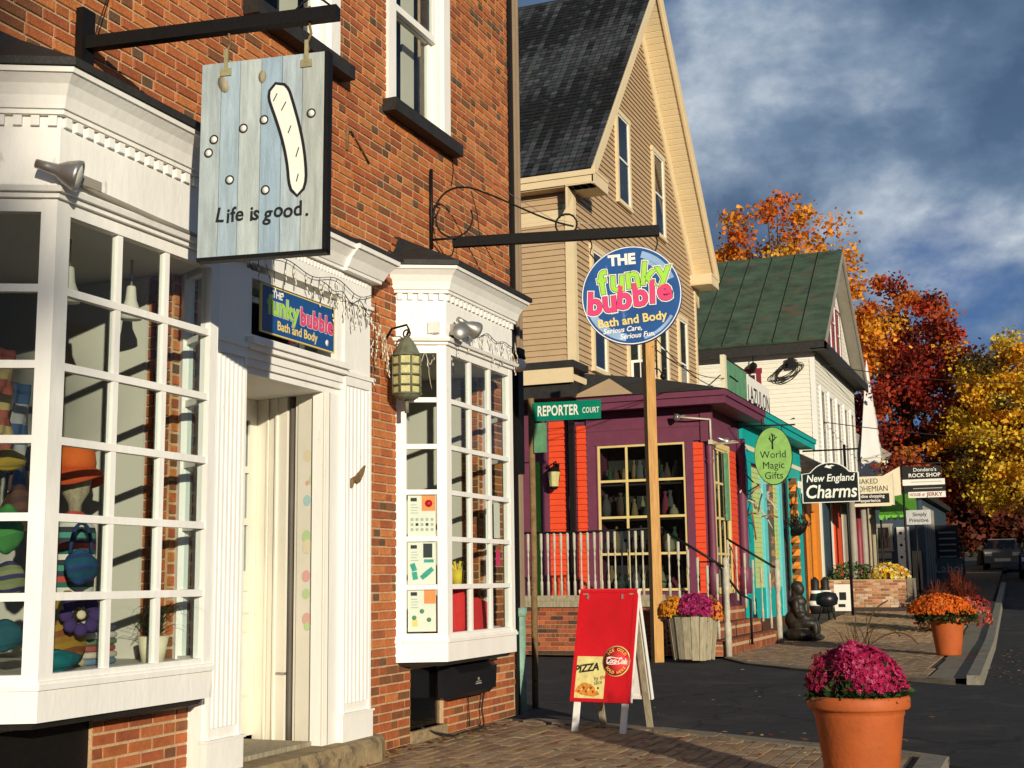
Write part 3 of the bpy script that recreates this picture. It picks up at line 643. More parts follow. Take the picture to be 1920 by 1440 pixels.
for ch, adv, rt, dy_ in zip('Lifeisgood.', (.045, .026, .038, .066, .026, .066, .056, .054, .052, .052, .0), (-4, 3, 6, -2, 4, -5, -4, 5, -3, 6, 0), (.004, -.004, .0, .003, -.003, .0, -.006, .006, .0, .004, .0)):
    text(ch, .108, TX @ Matrix.Translation((-.222 + lx, -.310 + dy_, 0)) @ Matrix.Rotation(R(rt), 4, 'Z'), 'ink', lb, off=.0018, shear=.12, sx=.92); lx += adv
# painted snowboard and snowballs
def ribbon(pts, w, T, z=.001):
    m = MB(T); n = len(pts)
    L_, Rr = [], []
    for i, p in enumerate(pts):
        q = Vector(pts[min(i + 1, n - 1)]) - Vector(pts[max(i - 1, 0)]) if not (Vector(pts[0]) - Vector(pts[-1])).length < 1e-6 else Vector(pts[(i + 1) % (n - 1)]) - Vector(pts[(i - 1) % (n - 1)])
        q = Vector((q.x, q.y)).normalized(); nn = Vector((-q.y, q.x)) * (w / 2)
        L_.append((p[0] + nn.x, p[1] + nn.y, z)); Rr.append((p[0] - nn.x, p[1] - nn.y, z))
    for i in range(n - 1): m.add([L_[i], L_[i + 1], Rr[i + 1], Rr[i]], [(3, 2, 1, 0)])
    return m
cl_ = bez((.075, .375), (.13, .20), (.215, .02), (.205, -.235), 22); lo_, hi_ = [], []
for i, (x, y) in enumerate(cl_):
    u = i / 22; q = Vector(cl_[min(i + 1, 22)]) - Vector(cl_[max(i - 1, 0)]); q.normalize(); hwid = (.062 - .016 * u) * min(1, math.sqrt(max(0, 1 - (1 - u / .16) ** 2)) if u < .16 else 1) * min(1, math.sqrt(max(0, 1 - ((u - .86) / .14) ** 2)) if u > .86 else 1)
    lo_.append((x - q.y * hwid, y + q.x * hwid)); hi_.append((x + q.y * hwid, y - q.x * hwid))
sb = hi_ + lo_[::-1][1:-1]; sb = sb + [sb[0]]
MB(TX).add([(x, y, .0006) for x, y in sb[:-1]], [tuple(range(len(sb) - 1))[::-1]]).build('painted_snowboard', 'sign_white', lb)
ribbon(sb, .016, TX, .0014).build('painted_outline', 'ink', lb)
for a, b in (((.085, .32), (.065, .28)), ((.135, .27), (.11, .225)), ((.165, .14), (.15, .10)), ((.21, .02), (.195, -.03)), ((.21, -.12), (.20, -.16))): ribbon([a, b], .006, TX, .0014).build('painted_outline', 'ink', lb)
for (x, y) in ((-.265, .105), (-.293, .035), (.015, .185), (.275, .195), (.03, -.19), (-.10, .15), (-.17, -.12)):
    MB(TX @ Matrix.Translation((x, y, .0008))).lathe([(.018, -.0005), (.018, .0005)], n=14).build('painted_snowball', 'sign_white', lb)
    ribbon([(x + p[0], y + p[1]) for p in arc(0, 0, .0215, 0, 360, 16)[:-1] + [(.0215, 0)]], .008, TX, .0016).build('painted_outline', 'ink', lb)
for (x, y, w, h) in ((-.22, .40, .028, .10), (.0, .42, .022, .07)):
    MB(TX @ Matrix.Translation((x, y, .0004)) @ Matrix.Rotation(R(25 if x < 0 else 0), 4, 'Z') @ Matrix.Diagonal((w, h * .5, 1, 1))).lathe([(1, -.0003), (1, .0004)], n=12).build('wood_knot', 'wood_old', lb)

# --- round sign on scroll bracket
Yf = 9.49
br = thing('sign_bracket', 'thin scrolled iron bracket with long black beam left of the tan house', 'bracket', (W, Yf, 4.1))
AF_ = R(10); Tm = Matrix.Translation((W, Yf, 0)) @ Matrix.Rotation(AF_, 4, 'Z')
Tb = Matrix.Translation((-4.443, 9.527, 4.063)) @ Matrix.Rotation(AF_, 4, 'Z') @ Matrix.Rotation(R(.7), 4, 'Y')
MB(Tb).box(0, 1.735, -.03, .03, -.042, .042).build('beam', 'black_iron', br)
MB().tube([(W + .02, Yf, 4.02), (W + .02, Yf, 4.72)], .016, 8).tube([(W + .01, Yf, 4.1), (-4.4, Yf, 4.09)], .010, 6).build('wall_rod', 'black_iron', br)
def sc(pts): return [tuple(Tm @ Vector((.02 + a, 0, 4.1 + b))) for a, b in pts]
scr = bez((0, .02), (-.02, .45), (.22, .50), (.42, .40), 12) + bez((.42, .40), (.7, .28), (.95, .10), (1.22, .03), 10)[1:]
MB().tube(sc(scr), .009, 6).tube(sc([(.02, .30)] + arc(.20, .17, .16, 140, 385, 18)), .008, 6).tube([tuple(Tm @ Vector((1.18 + .09 * math.cos(R(a)), 0, 4.15 + .09 * math.sin(R(a))))) for a in range(0, 361, 24)], .008, 6).tube(sc([(.35, .40), (.4, .2), (.42, .0), (.55, -.25)]), .004, 5).build('scroll', 'black_iron', br)
MB().tube([(W + .01, 9.9, 4.95), (-3.6, 9.68, 4.2), (-3.2, 9.75, 4.12)], .003, 4).build('guy_wire', 'steel', br)
for xx, z0 in ((1.38, 4.04), (1.92, 4.03)): MB(Tm).tube([(xx, 0, z0 - .04), (xx + .01, 0, z0 - .09), (xx - .008, 0, z0 - .15), (xx + (.06 if xx < 1.5 else -.03), 0, z0 - .24)], .006, 5).build('hook', 'black_iron', br)
Cf = (-2.970, 9.786, 3.515)
fs = thing('round_hanging_sign', 'round blue sign with green and pink bubble lettering on a beam', 'sign', (Cf[0], Cf[1], Cf[2] - .405))
Tf = Matrix.Translation(Cf) @ Matrix.Rotation(AF_, 4, 'Z') @ FACE_Y
disc = MB(Tf).lathe([(.410, -.018), (.410, .012), (.404, .018)], n=64, smooth=False).build('disc', 'blue_sign', fs)
ribbon([(.401 * math.cos(R(a)), .401 * math.sin(R(a))) for a in range(0, 361, 6)], .008, Tf, .0182).build('rim', 'sign_white', disc)
M('pale_bubble', (0.26, 0.40, 0.62), 0.5, 0.3, 5, 0)
for rr_, a0, a1, ww in ((.345, 20, 75, .055), (.30, 30, 70, .03), (.35, 195, 262, .06), (.37, 285, 330, .025)): ribbon(arc(0, 0, rr_, a0, a1, 14), ww, Tf, .0184).build('bubble_highlight', 'pale_bubble', disc)
Zf = lambda x, y, z, t=0: Tf @ Matrix.Translation((x, y, .018 + z)) @ Matrix.Rotation(R(t), 4, 'Z')
def bubble(s_, size, T, fill, par, w=.020, sx=1.0, space=1.0):
    text(s_, size, T @ Matrix.Translation((0, 0, .001)), 'sign_white', par, off=w, ext=.0005, sx=sx, space=space)
    text(s_, size, T @ Matrix.Translation((0, 0, .0022)), 'ink', par, off=w * .62, ext=.0005, sx=sx, space=space)
    text(s_, size, T @ Matrix.Translation((0, 0, .0034)), fill, par, off=w * .40, ext=.0005, sx=sx, space=space)
text('THE', .12, Zf(-.07, .295, 0, 2), 'sign_white', disc, off=.006, ext=.001)
for i, ch in enumerate('funky'):
    bubble(ch, .27, Zf(-.235 + .125 * i, .105 + .018 * i, .0004 * i, (8, 0, 4, -6, 4)[i]), 'lime_ink', disc, .019, .95)
for i, ch in enumerate('bubble'):
    bubble(ch, .26, Zf((-.30, -.178, -.058, .072, .172, .268)[i], -.065 + .018 * i, .0004 * i, (-3, 3, -5, 4, 0, 6)[i]), 'pink_ink', disc, .020, .95)
text('Bath and Body', .098, Zf(-.0, -.205, 0, 5), 'yellow_ink', disc, off=.0022, ext=.001, sx=.98)
text('Serious Care,', .058, Zf(-.08, -.283, 0, 4), 'sign_white', disc, off=.001, ext=.001, shear=.25)
text('Serious Fun.', .058, Zf(.04, -.333, 0, 4), 'sign_white', disc, off=.001, ext=.001, shear=.25)

# --- sign in the transom above the door
Cd = (P + .012, 7.225, 2.985); Td = frame(Cd, FACE_X, 0)
sg = tag(MB(Td).box(-.45, .45, -.150, .150, -.008, .006).build('door_sign', 'blue_flat', None), 'small rectangular blue shop sign hung in the transom above the white door', 'sign')
for b in ((-.457, .457, .150, .157), (-.457, .457, -.157, -.150), (-.457, -.45, -.150, .150), (.45, .457, -.150, .150)): MB(Td).box(b[0], b[1], b[2], b[3], -.008, .009).build('sign_border', 'yellow_ink', sg)
Zd = lambda x, y, z=0, t=0: Td @ Matrix.Translation((x, y, .006 + z)) @ Matrix.Rotation(R(t), 4, 'Z')
text('THE', .065, Zd(-.27, .108), 'sign_white', sg, off=.002, ext=.001)
bubble('funky', .17, Zd(-.20, .03), 'lime_ink', sg, .010, .95, 1.05); bubble('bubble', .165, Zd(.22, .02), 'pink_ink', sg, .010, .92, 1.05)
text('Bath and Body', .085, Zd(-.02, -.09), 'yellow_ink', sg, off=.0015, ext=.001)
MB(Td @ Matrix.Translation((.36, -.10, .007))).lathe([(.022, -.001), (.022, .001)], n=14).build('bubble_mark', 'sign_white', sg)

# ================================================================ lamps, wires and small fittings on the brick building
def floodlight(label, c, aim, cat='lamp'):
    t = thing('floodlight', label, cat, c)
    q = Vector(aim).normalized().to_track_quat('Z', 'X').to_matrix().to_4x4()
    T = Matrix.Translation(c) @ q
    MB(T).lathe([(.022, -.16), (.026, -.10), (.03, -.06), (.055, -.02), (.075, .03), (.078, .05), (.072, .05), (.055, .02)], n=18).build('housing', 'steel', t)
    MB(T).lathe([(.068, .030), (.06, .046), (.03, .055), (.002, .058)], n=16).build('lens', 'sign_white', t)
    return t, T
t, T = floodlight('grey bell shaped floodlight on the corner of the near bay', (XB + .10, 4.66, 3.20), (.75, .5, -.25))
MB().tube([(XB + .02, 4.72, 3.18), (XB + .05, 4.68, 3.18), (XB + .06, 4.64, 3.22)], .012, 6).build('arm', 'black_iron', t)
cd_ = MB().tube([(XB + .035, 4.76, 3.22), (XB + .03, 4.95, 3.19), (XB + .03, 5.4, 3.175), (XB + .03, 5.95, 3.165)], .016, 7).box(XB, XB + .05, 4.73, 4.95, 3.195, 3.245)
tag(cd_.build('conduit', 'grey_paint', None), 'grey electrical conduit running along the frieze of the near bay', 'conduit')
t, T = floodlight('twin floodlight fixture clamped to the frieze of the far bay', (XB + .13, 9.28, 3.26), (.3, .75, -.3))
T2 = Matrix.Translation((XB + .10, 9.12, 3.20)) @ Vector((.5, -.6, .15)).normalized().to_track_quat('Z', 'X').to_matrix().to_4x4()
MB(T2).lathe([(.022, -.14), (.03, -.08), (.055, -.02), (.07, .03), (.066, .04)], n=16).build('housing', 'steel', t)
MB().box(XB, XB + .05, 9.14, 9.24, 3.19, 3.28).build('mount', 'steel', t)
tag(MB().box(-4.42, -4.33, 8.985, 9.03, 3.19, 3.28).build('junction_box', 'white_paint', None), 'small white electrical box on the side of the far bay frieze', 'box')
t = thing('bulb_lamp', 'round white bulb lamp on the brick corner beside the downspout', 'lamp', (W + .12, 11.2, 3.27)); MB().ball((W + .12, 11.18, 3.27), .068, 14, 10).build('bulb', 'sign_white', t); MB().lathe([(.06, 3.33), (.05, 3.37), (.02, 3.40)], (W + .12, 11.2, 0), 12).build('cap', 'black_iron', t)
MB().tube([(W, 11.2, 3.22), (W + .08, 11.22, 3.24)], .02, 6).build('arm', 'black_iron', t)

# lantern
lc = (-4.46, 8.70, 0)
ln = thing('wall_lantern', 'greenish brass wall lantern with glass cage between doorway and far bay', 'lantern', (lc[0], lc[1], 2.6))
MB().lathe([(.118, 2.965), (.10, 2.99), (.065, 3.06), (.035, 3.10), (.012, 3.125)], lc, 12, False).build('roof', 'lantern_metal', ln)
cg = MB()
for k in range(8):
    a = 2 * math.pi * k / 8; cg.tube([(lc[0] + .112 * math.cos(a), lc[1] + .112 * math.sin(a), 2.66), (lc[0] + .112 * math.cos(a), lc[1] + .112 * math.sin(a), 2.97)], .008, 5)
for z in (2.665, 2.73, 2.81, 2.89, 2.965): cg.tube([(lc[0] + .113 * math.cos(2 * math.pi * k / 16), lc[1] + .113 * math.sin(2 * math.pi * k / 16), z) for k in range(17)], .0075, 5)
cg.build('cage', 'lantern_metal', ln)
MB().lathe([(.105, 2.665), (.105, 2.965)], lc, 8, False).build('lamp_glass', 'lamp_glass', ln)
MB().lathe([(.03, 2.66), (.03, 2.76), (.018, 2.82), (.004, 2.84)], lc, 10).build('bulb', 'sign_white', ln)
MB().lathe([(.06, 2.62), (.11, 2.655), (.11, 2.665)], lc, 12).tube([(lc[0], lc[1], 2.52), (lc[0], lc[1], 2.64)], .018, 6).build('base', 'lantern_metal', ln)
MB().tube([(W, 8.70, 3.10), (W + .06, 8.70, 3.19), (-4.46, 8.70, 3.21), (-4.44, 8.70, 3.17), (-4.46, 8.70, 3.12)], .010, 6).tube([(-4.46 + .03 * math.cos(R(a)), 8.70, 3.14 + .03 * math.sin(R(a))) for a in range(0, 361, 30)], .007, 5).build('hook_arm', 'black_iron', ln)

# string lights
def string_lights(label, runs, seed, mat='wire'):
    r_ = random.Random(seed); m = MB(); b = MB(); b.color = (.8, .75, .6)
    for (x0, y0, z0), (x1, y1, z1), drops, ln_ in runs:
        pts = []
        for i in range(41):
            u = i / 40; sag = .025 * math.sin(u * math.pi * 6) + .02 * math.sin(u * 17 + seed); pts.append((x0 + (x1 - x0) * u + .012, y0 + (y1 - y0) * u, z0 + (z1 - z0) * u + sag))
        m.tube(pts, .0032, 4)
        for k in range(drops):
            q = pts[int((k + .5) / drops * 40)]; L = ln_ * r_.uniform(.5, 1.1); dr = [q]; y = q[1]; x = q[0]
            for j in range(1, 7):
                y += r_.uniform(-.02, .02); x += r_.uniform(-.002, .006); dr.append((x, y, q[2] - L * j / 6))
                if r_.random() < .55: b.tube([(x, y, q[2] - L * j / 6), (x + .004, y + r_.uniform(-.012, .012), q[2] - L * j / 6 - .025)], .0045, 4)
            m.tube(dr, .0026, 4)
    o = tag(m.build('string_lights', mat, None), label, 'lights'); b.build('bulbs', 'flower', o, True); return o
string_lights('tangle of dark icicle string lights draped under the door cornice', [((P + .005, 6.35, 3.34), (P + .005, 8.24, 3.34), 17, .22), ((P + .01, 7.5, 3.30), (P + .01, 8.25, 3.22), 8, .2), ((P + .02, 8.26, 3.30), (W + .02, 8.45, 2.85), 5, .25)], 3)
string_lights('string lights looped across the frieze of the far bay', [((XB + .01, 9.35, 3.30), (XB + .012, 10.45, 3.30), 12, .2), ((-4.5, 8.97, 3.16), (XB + .03, 9.3, 3.14), 5, .25)], 5)
string_lights('pale string lights hanging loose beside the lantern', [((W + .03, 8.5, 3.2), (W + .05, 8.75, 2.95), 7, .3), ((W + .05, 8.9, 3.0), (-4.40, 9.0, 2.98), 3, .3)], 8, 'wire_pale')
string_lights('pale string light tail at the brick edge by the downspout', [((XB, 10.5, 3.35), (W + .05, 11.1, 3.25), 4, .2)], 11, 'wire_pale')
# small fittings
fi = MB(frame((P + .012, 8.02, 1.99), FACE_X)); fi.prism([(-.09, -.02), (-.03, .0), (.04, .045), (.10, .085), (.075, .03), (.03, -.03), (-.02, -.05), (-.06, -.03), (-.085, -.085)], 'z', 0, .02)
tag(fi.build('door_ornament', 'rust', None), 'small grey fish shaped ornament on the fluted pilaster', 'ornament')
rb = thing('iron_rod', 'short rusty iron rod bracket left on the bare brick wall', 'bracket', (W, 8.1, 4.4))
MB().tube([(W + .005, 8.08, 4.45), (W + .01, 8.08, 4.62)], .012, 5).tube([(W + .01, 8.08, 4.60), (W + .02, 8.12, 4.62), (W + .01, 8.42, 4.45)], .008, 5).build('rod', 'rust', rb)
tag(MB().tube([(W + .008, 9.93, 5.02), (W + .008, 9.97, 4.85), (W + .008, 9.92, 4.7)], .005, 4).build('cable', 'wire', None), 'thin cable hanging on the brick below the upper window', 'cable')
# heater box under the far bay, with its cable
ac = thing('black_unit', 'black boxy appliance mounted under the far bay window', 'appliance', (W, 9.9, .3))
MB().loft([[(W, 9.62, z), (W + d, 9.62, z), (W + d, 10.30, z), (W, 10.30, z)] for z, d in ((.30, .16), (.34, .20), (.50, .20), (.585, .10))]).build('body', 'black_plastic', ac)
MB().loft([[(W, 10.301, z), (W + d, 10.301, z), (W + d - .02, 10.44, z), (W, 10.44, z)] for z, d in ((.33, .18), (.52, .19), (.57, .10))]).build('end_cap', 'black_plastic', ac)
MB(frame((W + .202, 9.98, .40), FACE_X)).box(-.06, .06, -.008, .002, 0, .001).box(-.05, .05, .01, .016, 0, .001).box(-.015, .015, .024, .045, 0, .001).build('badge', 'grey_paint', ac)
tag(MB().tube([(W + .12, 10.32, .36), (W + .05, 10.42, .26), (W + .05, 10.38, .14), (W + .06, 10.40, .03), (W + .14, 10.2, .012), (W + .12, 9.9, .012), (W + .15, 9.6, .012), (W + .06, 9.45, .05), (W - .02, 9.35, .1)], .008, 6).tube([(W + .02, 10.16, .32), (W + .03, 10.17, .02)], .005, 5).build('power_cable', 'wire', None), 'black power cable curling down from the boxy appliance to the pavement', 'cable')
gl = MB(); gl.box(W - .05, W - .04, 9.13, 9.73, .09, .56); gl.build('basement_pane', 'glass_dark', BB)
bx('basement_sill', 'stone', BB, W - .2, W + .03, 9.12, 9.74, .0, .09)
# posters in the near side panes of the far bay
A, B = plan(*BAYS[1])[0], plan(*BAYS[1])[1]
d = Vector((B[0] - A[0], B[1] - A[1], 0)).normalized(); n_ = Vector((d.y, -d.x, 0)); Lb = math.hypot(B[0] - A[0], B[1] - A[1])
def poster_T(r_): 
    s_ = (.085 + Lb - .075) / 2; p = Vector((A[0], A[1], 0)) + d * s_ + n_ * (-.042); return Matrix(((d.x, 0, n_.x, p.x), (d.y, 0, n_.y, p.y), (0, 1, 0, (ROWS[r_] + ROWS[r_ + 1]) / 2), (0, 0, 0, 1)))
for i, (r_, lab) in enumerate(((2, 'top product poster with orange picture in the far bay side pane'), (1, 'middle product poster with teal tubes in the far bay side pane'), (0, 'bottom product poster with orange square in the far bay side pane'))):
    T = poster_T(r_); hw_, hh_ = (Lb - .16) / 2 - .012, .163
    p_ = tag(MB(T).box(-hw_, hw_, -hh_, hh_, -.003, 0).build('poster', 'paper', None), lab, 'poster')
    def pr(mt, *b): MB(T).box(b[0] * hw_, b[1] * hw_, b[2] * hh_, b[3] * hh_, .0004, .0016).build('print', mt, p_)
    pr('ink', -.8, -.35, .68, .85)
    for k in range(4): pr('paper_print', -.8, -.35 + .1 * (k % 2), .5 - .13 * k, .53 - .13 * k)
    if i == 0:
        pr('orange_ink', 0, .98, .22, .97)
        MB(T).lathe([(.03, .0018), (.03, .0022)], (.5 * hw_, .58 * hh_, 0), 10).build('print', 'red_panel', p_)
        for a in range(5):
            for b in range(3): pr('ink' if b == 1 and a % 2 else 'paper_print', -.8 + .36 * a, -.6 + .36 * a, -.25 - .24 * b, -.12 - .24 * b)
    elif i == 1:
        pr('ink', .1, .75, .25, .92); pr('teal_ink', .15, .85, .02, .17)
        for (cx, cy, rt) in ((-.6, -.2, 20), (-.5, -.6, 10), (.35, -.5, -50)):
            MB(T @ Matrix.Translation((cx * hw_, cy * hh_, 0)) @ Matrix.Rotation(R(rt), 4, 'Z')).box(-.02, .02, -.03, .03, .0004, .0016).build('print', 'teal_ink', p_)
        MB(T @ Matrix.Translation((.35 * hw_, -.5 * hh_, 0)) @ Matrix.Rotation(R(-50), 4, 'Z')).box(-.018, .018, -.055, .06, .0017, .0022).build('print', 'teal_ink', p_)
    else:
        pr('orange_ink', .15, .98, .3, .97); pr('yellow_ink', -.7, -.3, -.75, -.45)
        for (cx, cy) in ((-.55, -.35), (.5, -.45), (.0, -.05)): MB(T).lathe([(.018, .0006), (.018, .0016)], (cx * hw_, cy * hh_, 0), 10).build('print', 'board_green', p_)
# ================================================================ goods in the bay windows
def blob(name, label, cat, parts, mat='cloth', group=None):
    """parts: list of (colour, fn(mb))"""
    m = MB()
    for c, fn in parts: m.color = c; fn(m)
    return tag(m.build(name, mat, None), label, cat, group)
D1 = .83
# mannequin with orange hat and striped shirt
ct = thing('mannequin', 'pale shop mannequin wearing a striped shirt in the near bay', 'mannequin', (-4.78, 5.47, D1))
MB().lathe([(.10, .83), (.10, .86), (.02, .88), (.02, 1.20)], (-4.80, 5.47, 0), 12).lathe([(.03, 1.62), (.035, 1.68), (.07, 1.74), (.085, 1.82), (.08, 1.90), (.03, 1.96)], (-4.80, 5.47, 0), 14).build('stand', 'wood_old', ct)
m = MB(); ST_ = [(.02, .025, .03), (.55, .52, .45), (.02, .10, .08), (.42, .05, .04), (.03, .03, .05), (.05, .22, .16)]
for k in range(16):
    u0, u1 = k / 16, (k + 1) / 16; rr_ = lambda u: .095 + .035 * math.sin(2.6 * u + .4) + (-.06 * max(0, u - .8) / .2)
    m.color = ST_[k % 6]; m.smooth = True; wob = lambda a, u: 1 + .07 * math.sin(3 * a + 5 * u) + .04 * math.sin(7 * a - 3 * u)
    m.loft([[(-4.80 + rr_(u) * .8 * wob(a, u) * math.cos(a), 5.47 + rr_(u) * 1.15 * wob(a, u) * math.sin(a), 1.18 + .46 * u) for a in [2 * math.pi * q / 18 for q in range(18)]] for u in (u0, u1)], cap=(k in (0, 15)))
m.build('striped_shirt', 'cloth', ct)
cp = thing('brimmed_hat', 'bright orange brimmed hat on the mannequin in the near bay', 'hat', (-4.80, 5.47, 1.86))
m = MB(); m.color = (.55, .10, .012); m.lathe([(.105, 1.86), (.11, 1.90), (.10, 1.965), (.07, 1.995), (.03, 2.005), (.003, 2.006)], (-4.80, 5.46, 0), 18); m.build('crown', 'cloth', cp)
m = MB(); m.color = (.48, .06, .012); m.smooth = True
m.loft([[(-4.80 + r0 * math.cos(a), 5.46 + r0 * math.sin(a), z0 + dz * math.sin(2 * a + .8)) for a in [2 * math.pi * q / 22 for q in range(22)]] for r0, z0, dz in ((.10, 1.875, 0), (.15, 1.84, .015), (.175, 1.80, .03), (.165, 1.80, .03), (.10, 1.865, 0))], cap=False); m.build('brim', 'cloth', cp)
def bag(label, c, s_, cols, strap=True, name='bag', cat='bag'):
    t = thing(name, label, cat, (c[0], c[1], c[2] - s_[2])); cols = [tuple(.65 * v for v in q) for q in cols]
    m = MB(); n = 8
    for k in range(n):
        m.color = cols[k % len(cols)]; u0, u1 = k / n, (k + 1) / n
        rr = lambda u: (1 - .55 * abs(2 * u - 1) ** 3)
        m.smooth = True
        wb = lambda a, u: 1 + .13 * math.sin(3 * a + 4 * u + c[1] * 9) + .07 * math.sin(7 * a - 6 * u + c[2] * 5)
        m.loft([[(c[0] + s_[0] * rr(u) * wb(a, u) * math.cos(a), c[1] + s_[1] * rr(u) * wb(a, u) * math.sin(a), c[2] + s_[2] * (2 * u - 1 + .10 * math.sin(2 * a + 3 * u))) for a in [2 * math.pi * q / 18 for q in range(18)]] for u in (u0, u1)], cap=(k in (0, n - 1)))
    m.build('body', 'cloth', t)
    if strap:
        m = MB(); m.color = cols[0]; m.tube([(c[0], c[1] + s_[1] * .8 * math.cos(R(a)), c[2] + s_[2] * .8 + .16 * math.sin(R(a))) for a in range(0, 181, 20)], .010, 6); m.build('strap', 'cloth', t)
    return t
bag('glossy blue quilted bag hanging in the near bay', (-4.60, 5.30, 1.34), (.06, .10, .085), [(.01, .04, .14), (.01, .07, .18), (.0, .08, .12)])
bag('mustard yellow tote bag at the bottom of the near bay', (-4.66, 5.28, .96), (.06, .12, .12), [(.40, .22, .02), (.33, .16, .02), (.25, .07, .02)])
bag('yellow felt hat on the left side of the near bay', (-4.70, 4.86, 1.86), (.09, .10, .05), [(.50, .33, .02)], False, 'felt_hat', 'hat')
bag('green plush toy on the left side of the near bay', (-4.62, 4.80, 1.52), (.07, .08, .11), [(.04, .20, .04), (.06, .25, .04)], False, 'plush_toy', 'toy')
bag('brown leather bag below the yellow hat in the near bay', (-4.72, 4.98, 1.62), (.07, .09, .12), [(.12, .05, .025), (.08, .03, .02)], True)
bag('teal cushion lying on the near bay floor', (-4.52, 5.05, .885), (.10, .13, .05), [(.0, .15, .17)], False, 'cushion', 'cushion')
bag('dark teal cushion behind the left panes of the near bay', (-4.55, 4.74, 1.02), (.08, .09, .07), [(.01, .09, .12)], False, 'cushion', 'cushion')
# purple felt flower
ff = thing('felt_flower', 'large purple felt flower with pale centre in the near bay', 'toy', (-4.42, 5.10, 1.0))
Tn = Matrix.Translation((-4.50, 5.20, 1.10)) @ Matrix.Scale(.72, 4) @ Vector((.8, -.6, .15)).normalized().to_track_quat('Z', 'Y').to_matrix().to_4x4()
m = MB(Tn); m.color = (.035, .015, .085)
for k in range(8): m.ball((.10 * math.cos(k * .785), .10 * math.sin(k * .785), 0), (.052, .052, .02), 8, 5)
m.build('petals', 'cloth', ff)
m = MB(Tn); m.color = (.55, .45, .30); m.ball((0, 0, .015), (.035, .035, .02), 8, 5); m.build('centre', 'cloth', ff)
bag('green and purple plush flower on the left side of the near bay', (-4.56, 4.76, 1.28), (.08, .08, .08), [(.20, .24, .08), (.04, .03, .10), (.25, .26, .12)], False, 'plush_toy', 'toy')
# spider plant
sp = thing('potted_plant', 'spiky dark house plant in a pale pot in the near bay corner', 'plant', (-4.55, 5.78, D1))
MB().lathe([(.06, .83), (.085, .97), (.075, .97)], (-4.52, 5.80, 0), 14).build('pot', 'cream_paint', sp)
m = MB(); r_ = random.Random(4)
for k in range(38):
    a = r_.uniform(0, 6.28); L = r_.uniform(.14, .30); h = r_.uniform(.10, .34); m.color = jit((.035, .06, .02), .4, r_); c0 = Vector((-4.52, 5.80, .95))
    pts = [c0 + Vector((math.cos(a) * L * t, math.sin(a) * L * t, h * (1.9 * t - 1.5 * t * t))) for t in (0, .3, .6, .85, 1)]
    w = Vector((-math.sin(a), math.cos(a), 0)) * .008
    m.add([tuple(p + w * (1 - i / 4.2)) for i, p in enumerate(pts)] + [tuple(p - w * (1 - i / 4.2)) for i, p in enumerate(pts)], [(i, i + 1, i + 6, i + 5) for i in range(4)])
m.build('leaves', 'leaf', sp)
for i, (x, y, lab) in enumerate(((-4.66, 5.20, 'white spot lamp hanging in the near bay, left one'), (-4.66, 5.70, 'white spot lamp hanging in the near bay, right one'))):
    t = thing('spot_lamp', lab, 'lamp', (x, y, 2.72))
    MB().lathe([(.062, 2.72), (.058, 2.76), (.032, 2.83), (.026, 2.90), (.022, 2.91)], (x, y, 0), 16).build('shade', 'interior_white', t)
    MB().tube([(x, y, 2.9), (x, y, 3.06)], .008, 6).build('stem', 'steel', t)
# scarves and folded shirts in the near bay
for k, (x, y, z1, z0, cols_, lab) in enumerate(((-4.86, 4.98, 2.45, 1.9, [(.30, .08, .05), (.40, .30, .12)], 'rust and gold scarf hanging at the left of the near bay'), (-4.92, 5.16, 2.3, 1.55, [(.04, .08, .16), (.30, .30, .28)], 'navy and grey scarf hanging in the near bay'))):
    m = MB(); m.smooth = True; n = 14
    for i in range(n):
        m.color = cols_[(i // 2) % 2]; ring = lambda q: [(x + .012 * math.sin(q * 1.1 + j * 1.3) + (.006 if s__ else 0), y - .06 + .02 * j + .01 * math.sin(q * .7), z1 + (z0 - z1) * q / n) for s__, rng_ in ((0, range(7)), (1, range(6, -1, -1))) for j in rng_]
        m.loft([ring(i), ring(i + 1)], cap=(i in (0, n - 1)))
    tag(m.build('scarf', 'cloth', None), lab, 'scarf')
fs_ = thing('folded_shirts', 'stack of folded shirts on the floor of the near bay', 'shirts', (-4.75, 5.62, D1))
for k in range(6):
    m = MB(); m.color = ((.10, .16, .24), (.42, .36, .28), (.26, .06, .05), (.10, .14, .08), (.45, .42, .36), (.06, .06, .08))[k]; z = D1 + k * .034; m.smooth = True
    m.loft([[(-4.78 + .10 * e * math.copysign(abs(math.cos(a)) ** .4, math.cos(a)) + .006 * math.sin(k * 2), 5.60 + .13 * e * math.copysign(abs(math.sin(a)) ** .4, math.sin(a)) + .008 * math.sin(k * 3), z + dz) for a in [2 * math.pi * q / 20 for q in range(20)]] for e, dz in ((.92, 0), (1, .008), (1, .024), (.92, .033))]); m.build('shirt', 'cloth', fs_)
# far bay goods
for k, (y, lab) in enumerate(((9.28, 'red jar nearest the posters on the far bay floor'), (9.62, 'tall red can in the middle of the far bay floor'), (10.10, 'red folded bag at the right end of the far bay floor'))):
    m = MB(); m.color = (.62, .03, .03)
    if k < 2: m.lathe([(.10, .83), (.11, .86), (.11, 1.06 + .06 * k), (.085, 1.10 + .06 * k), (.085, 1.13 + .06 * k)], (-4.50, y, 0), 18)
    else: m.loft([[(-4.62, y - .12, .83), (-4.42, y - .12, .83), (-4.42, y + .12, .83), (-4.62, y + .12, .83)], [(-4.56, y - .10, 1.10), (-4.46, y - .10, 1.10), (-4.46, y + .10, 1.06), (-4.56, y + .10, 1.06)]])
    tag(m.build('jar' if k < 2 else 'bag', 'cloth', None), lab, 'jar' if k < 2 else 'bag')
bx('shelf', 'interior_white', BAYOBJ[1], -4.62, -4.42, 9.2, 10.4, 1.185, 1.205)
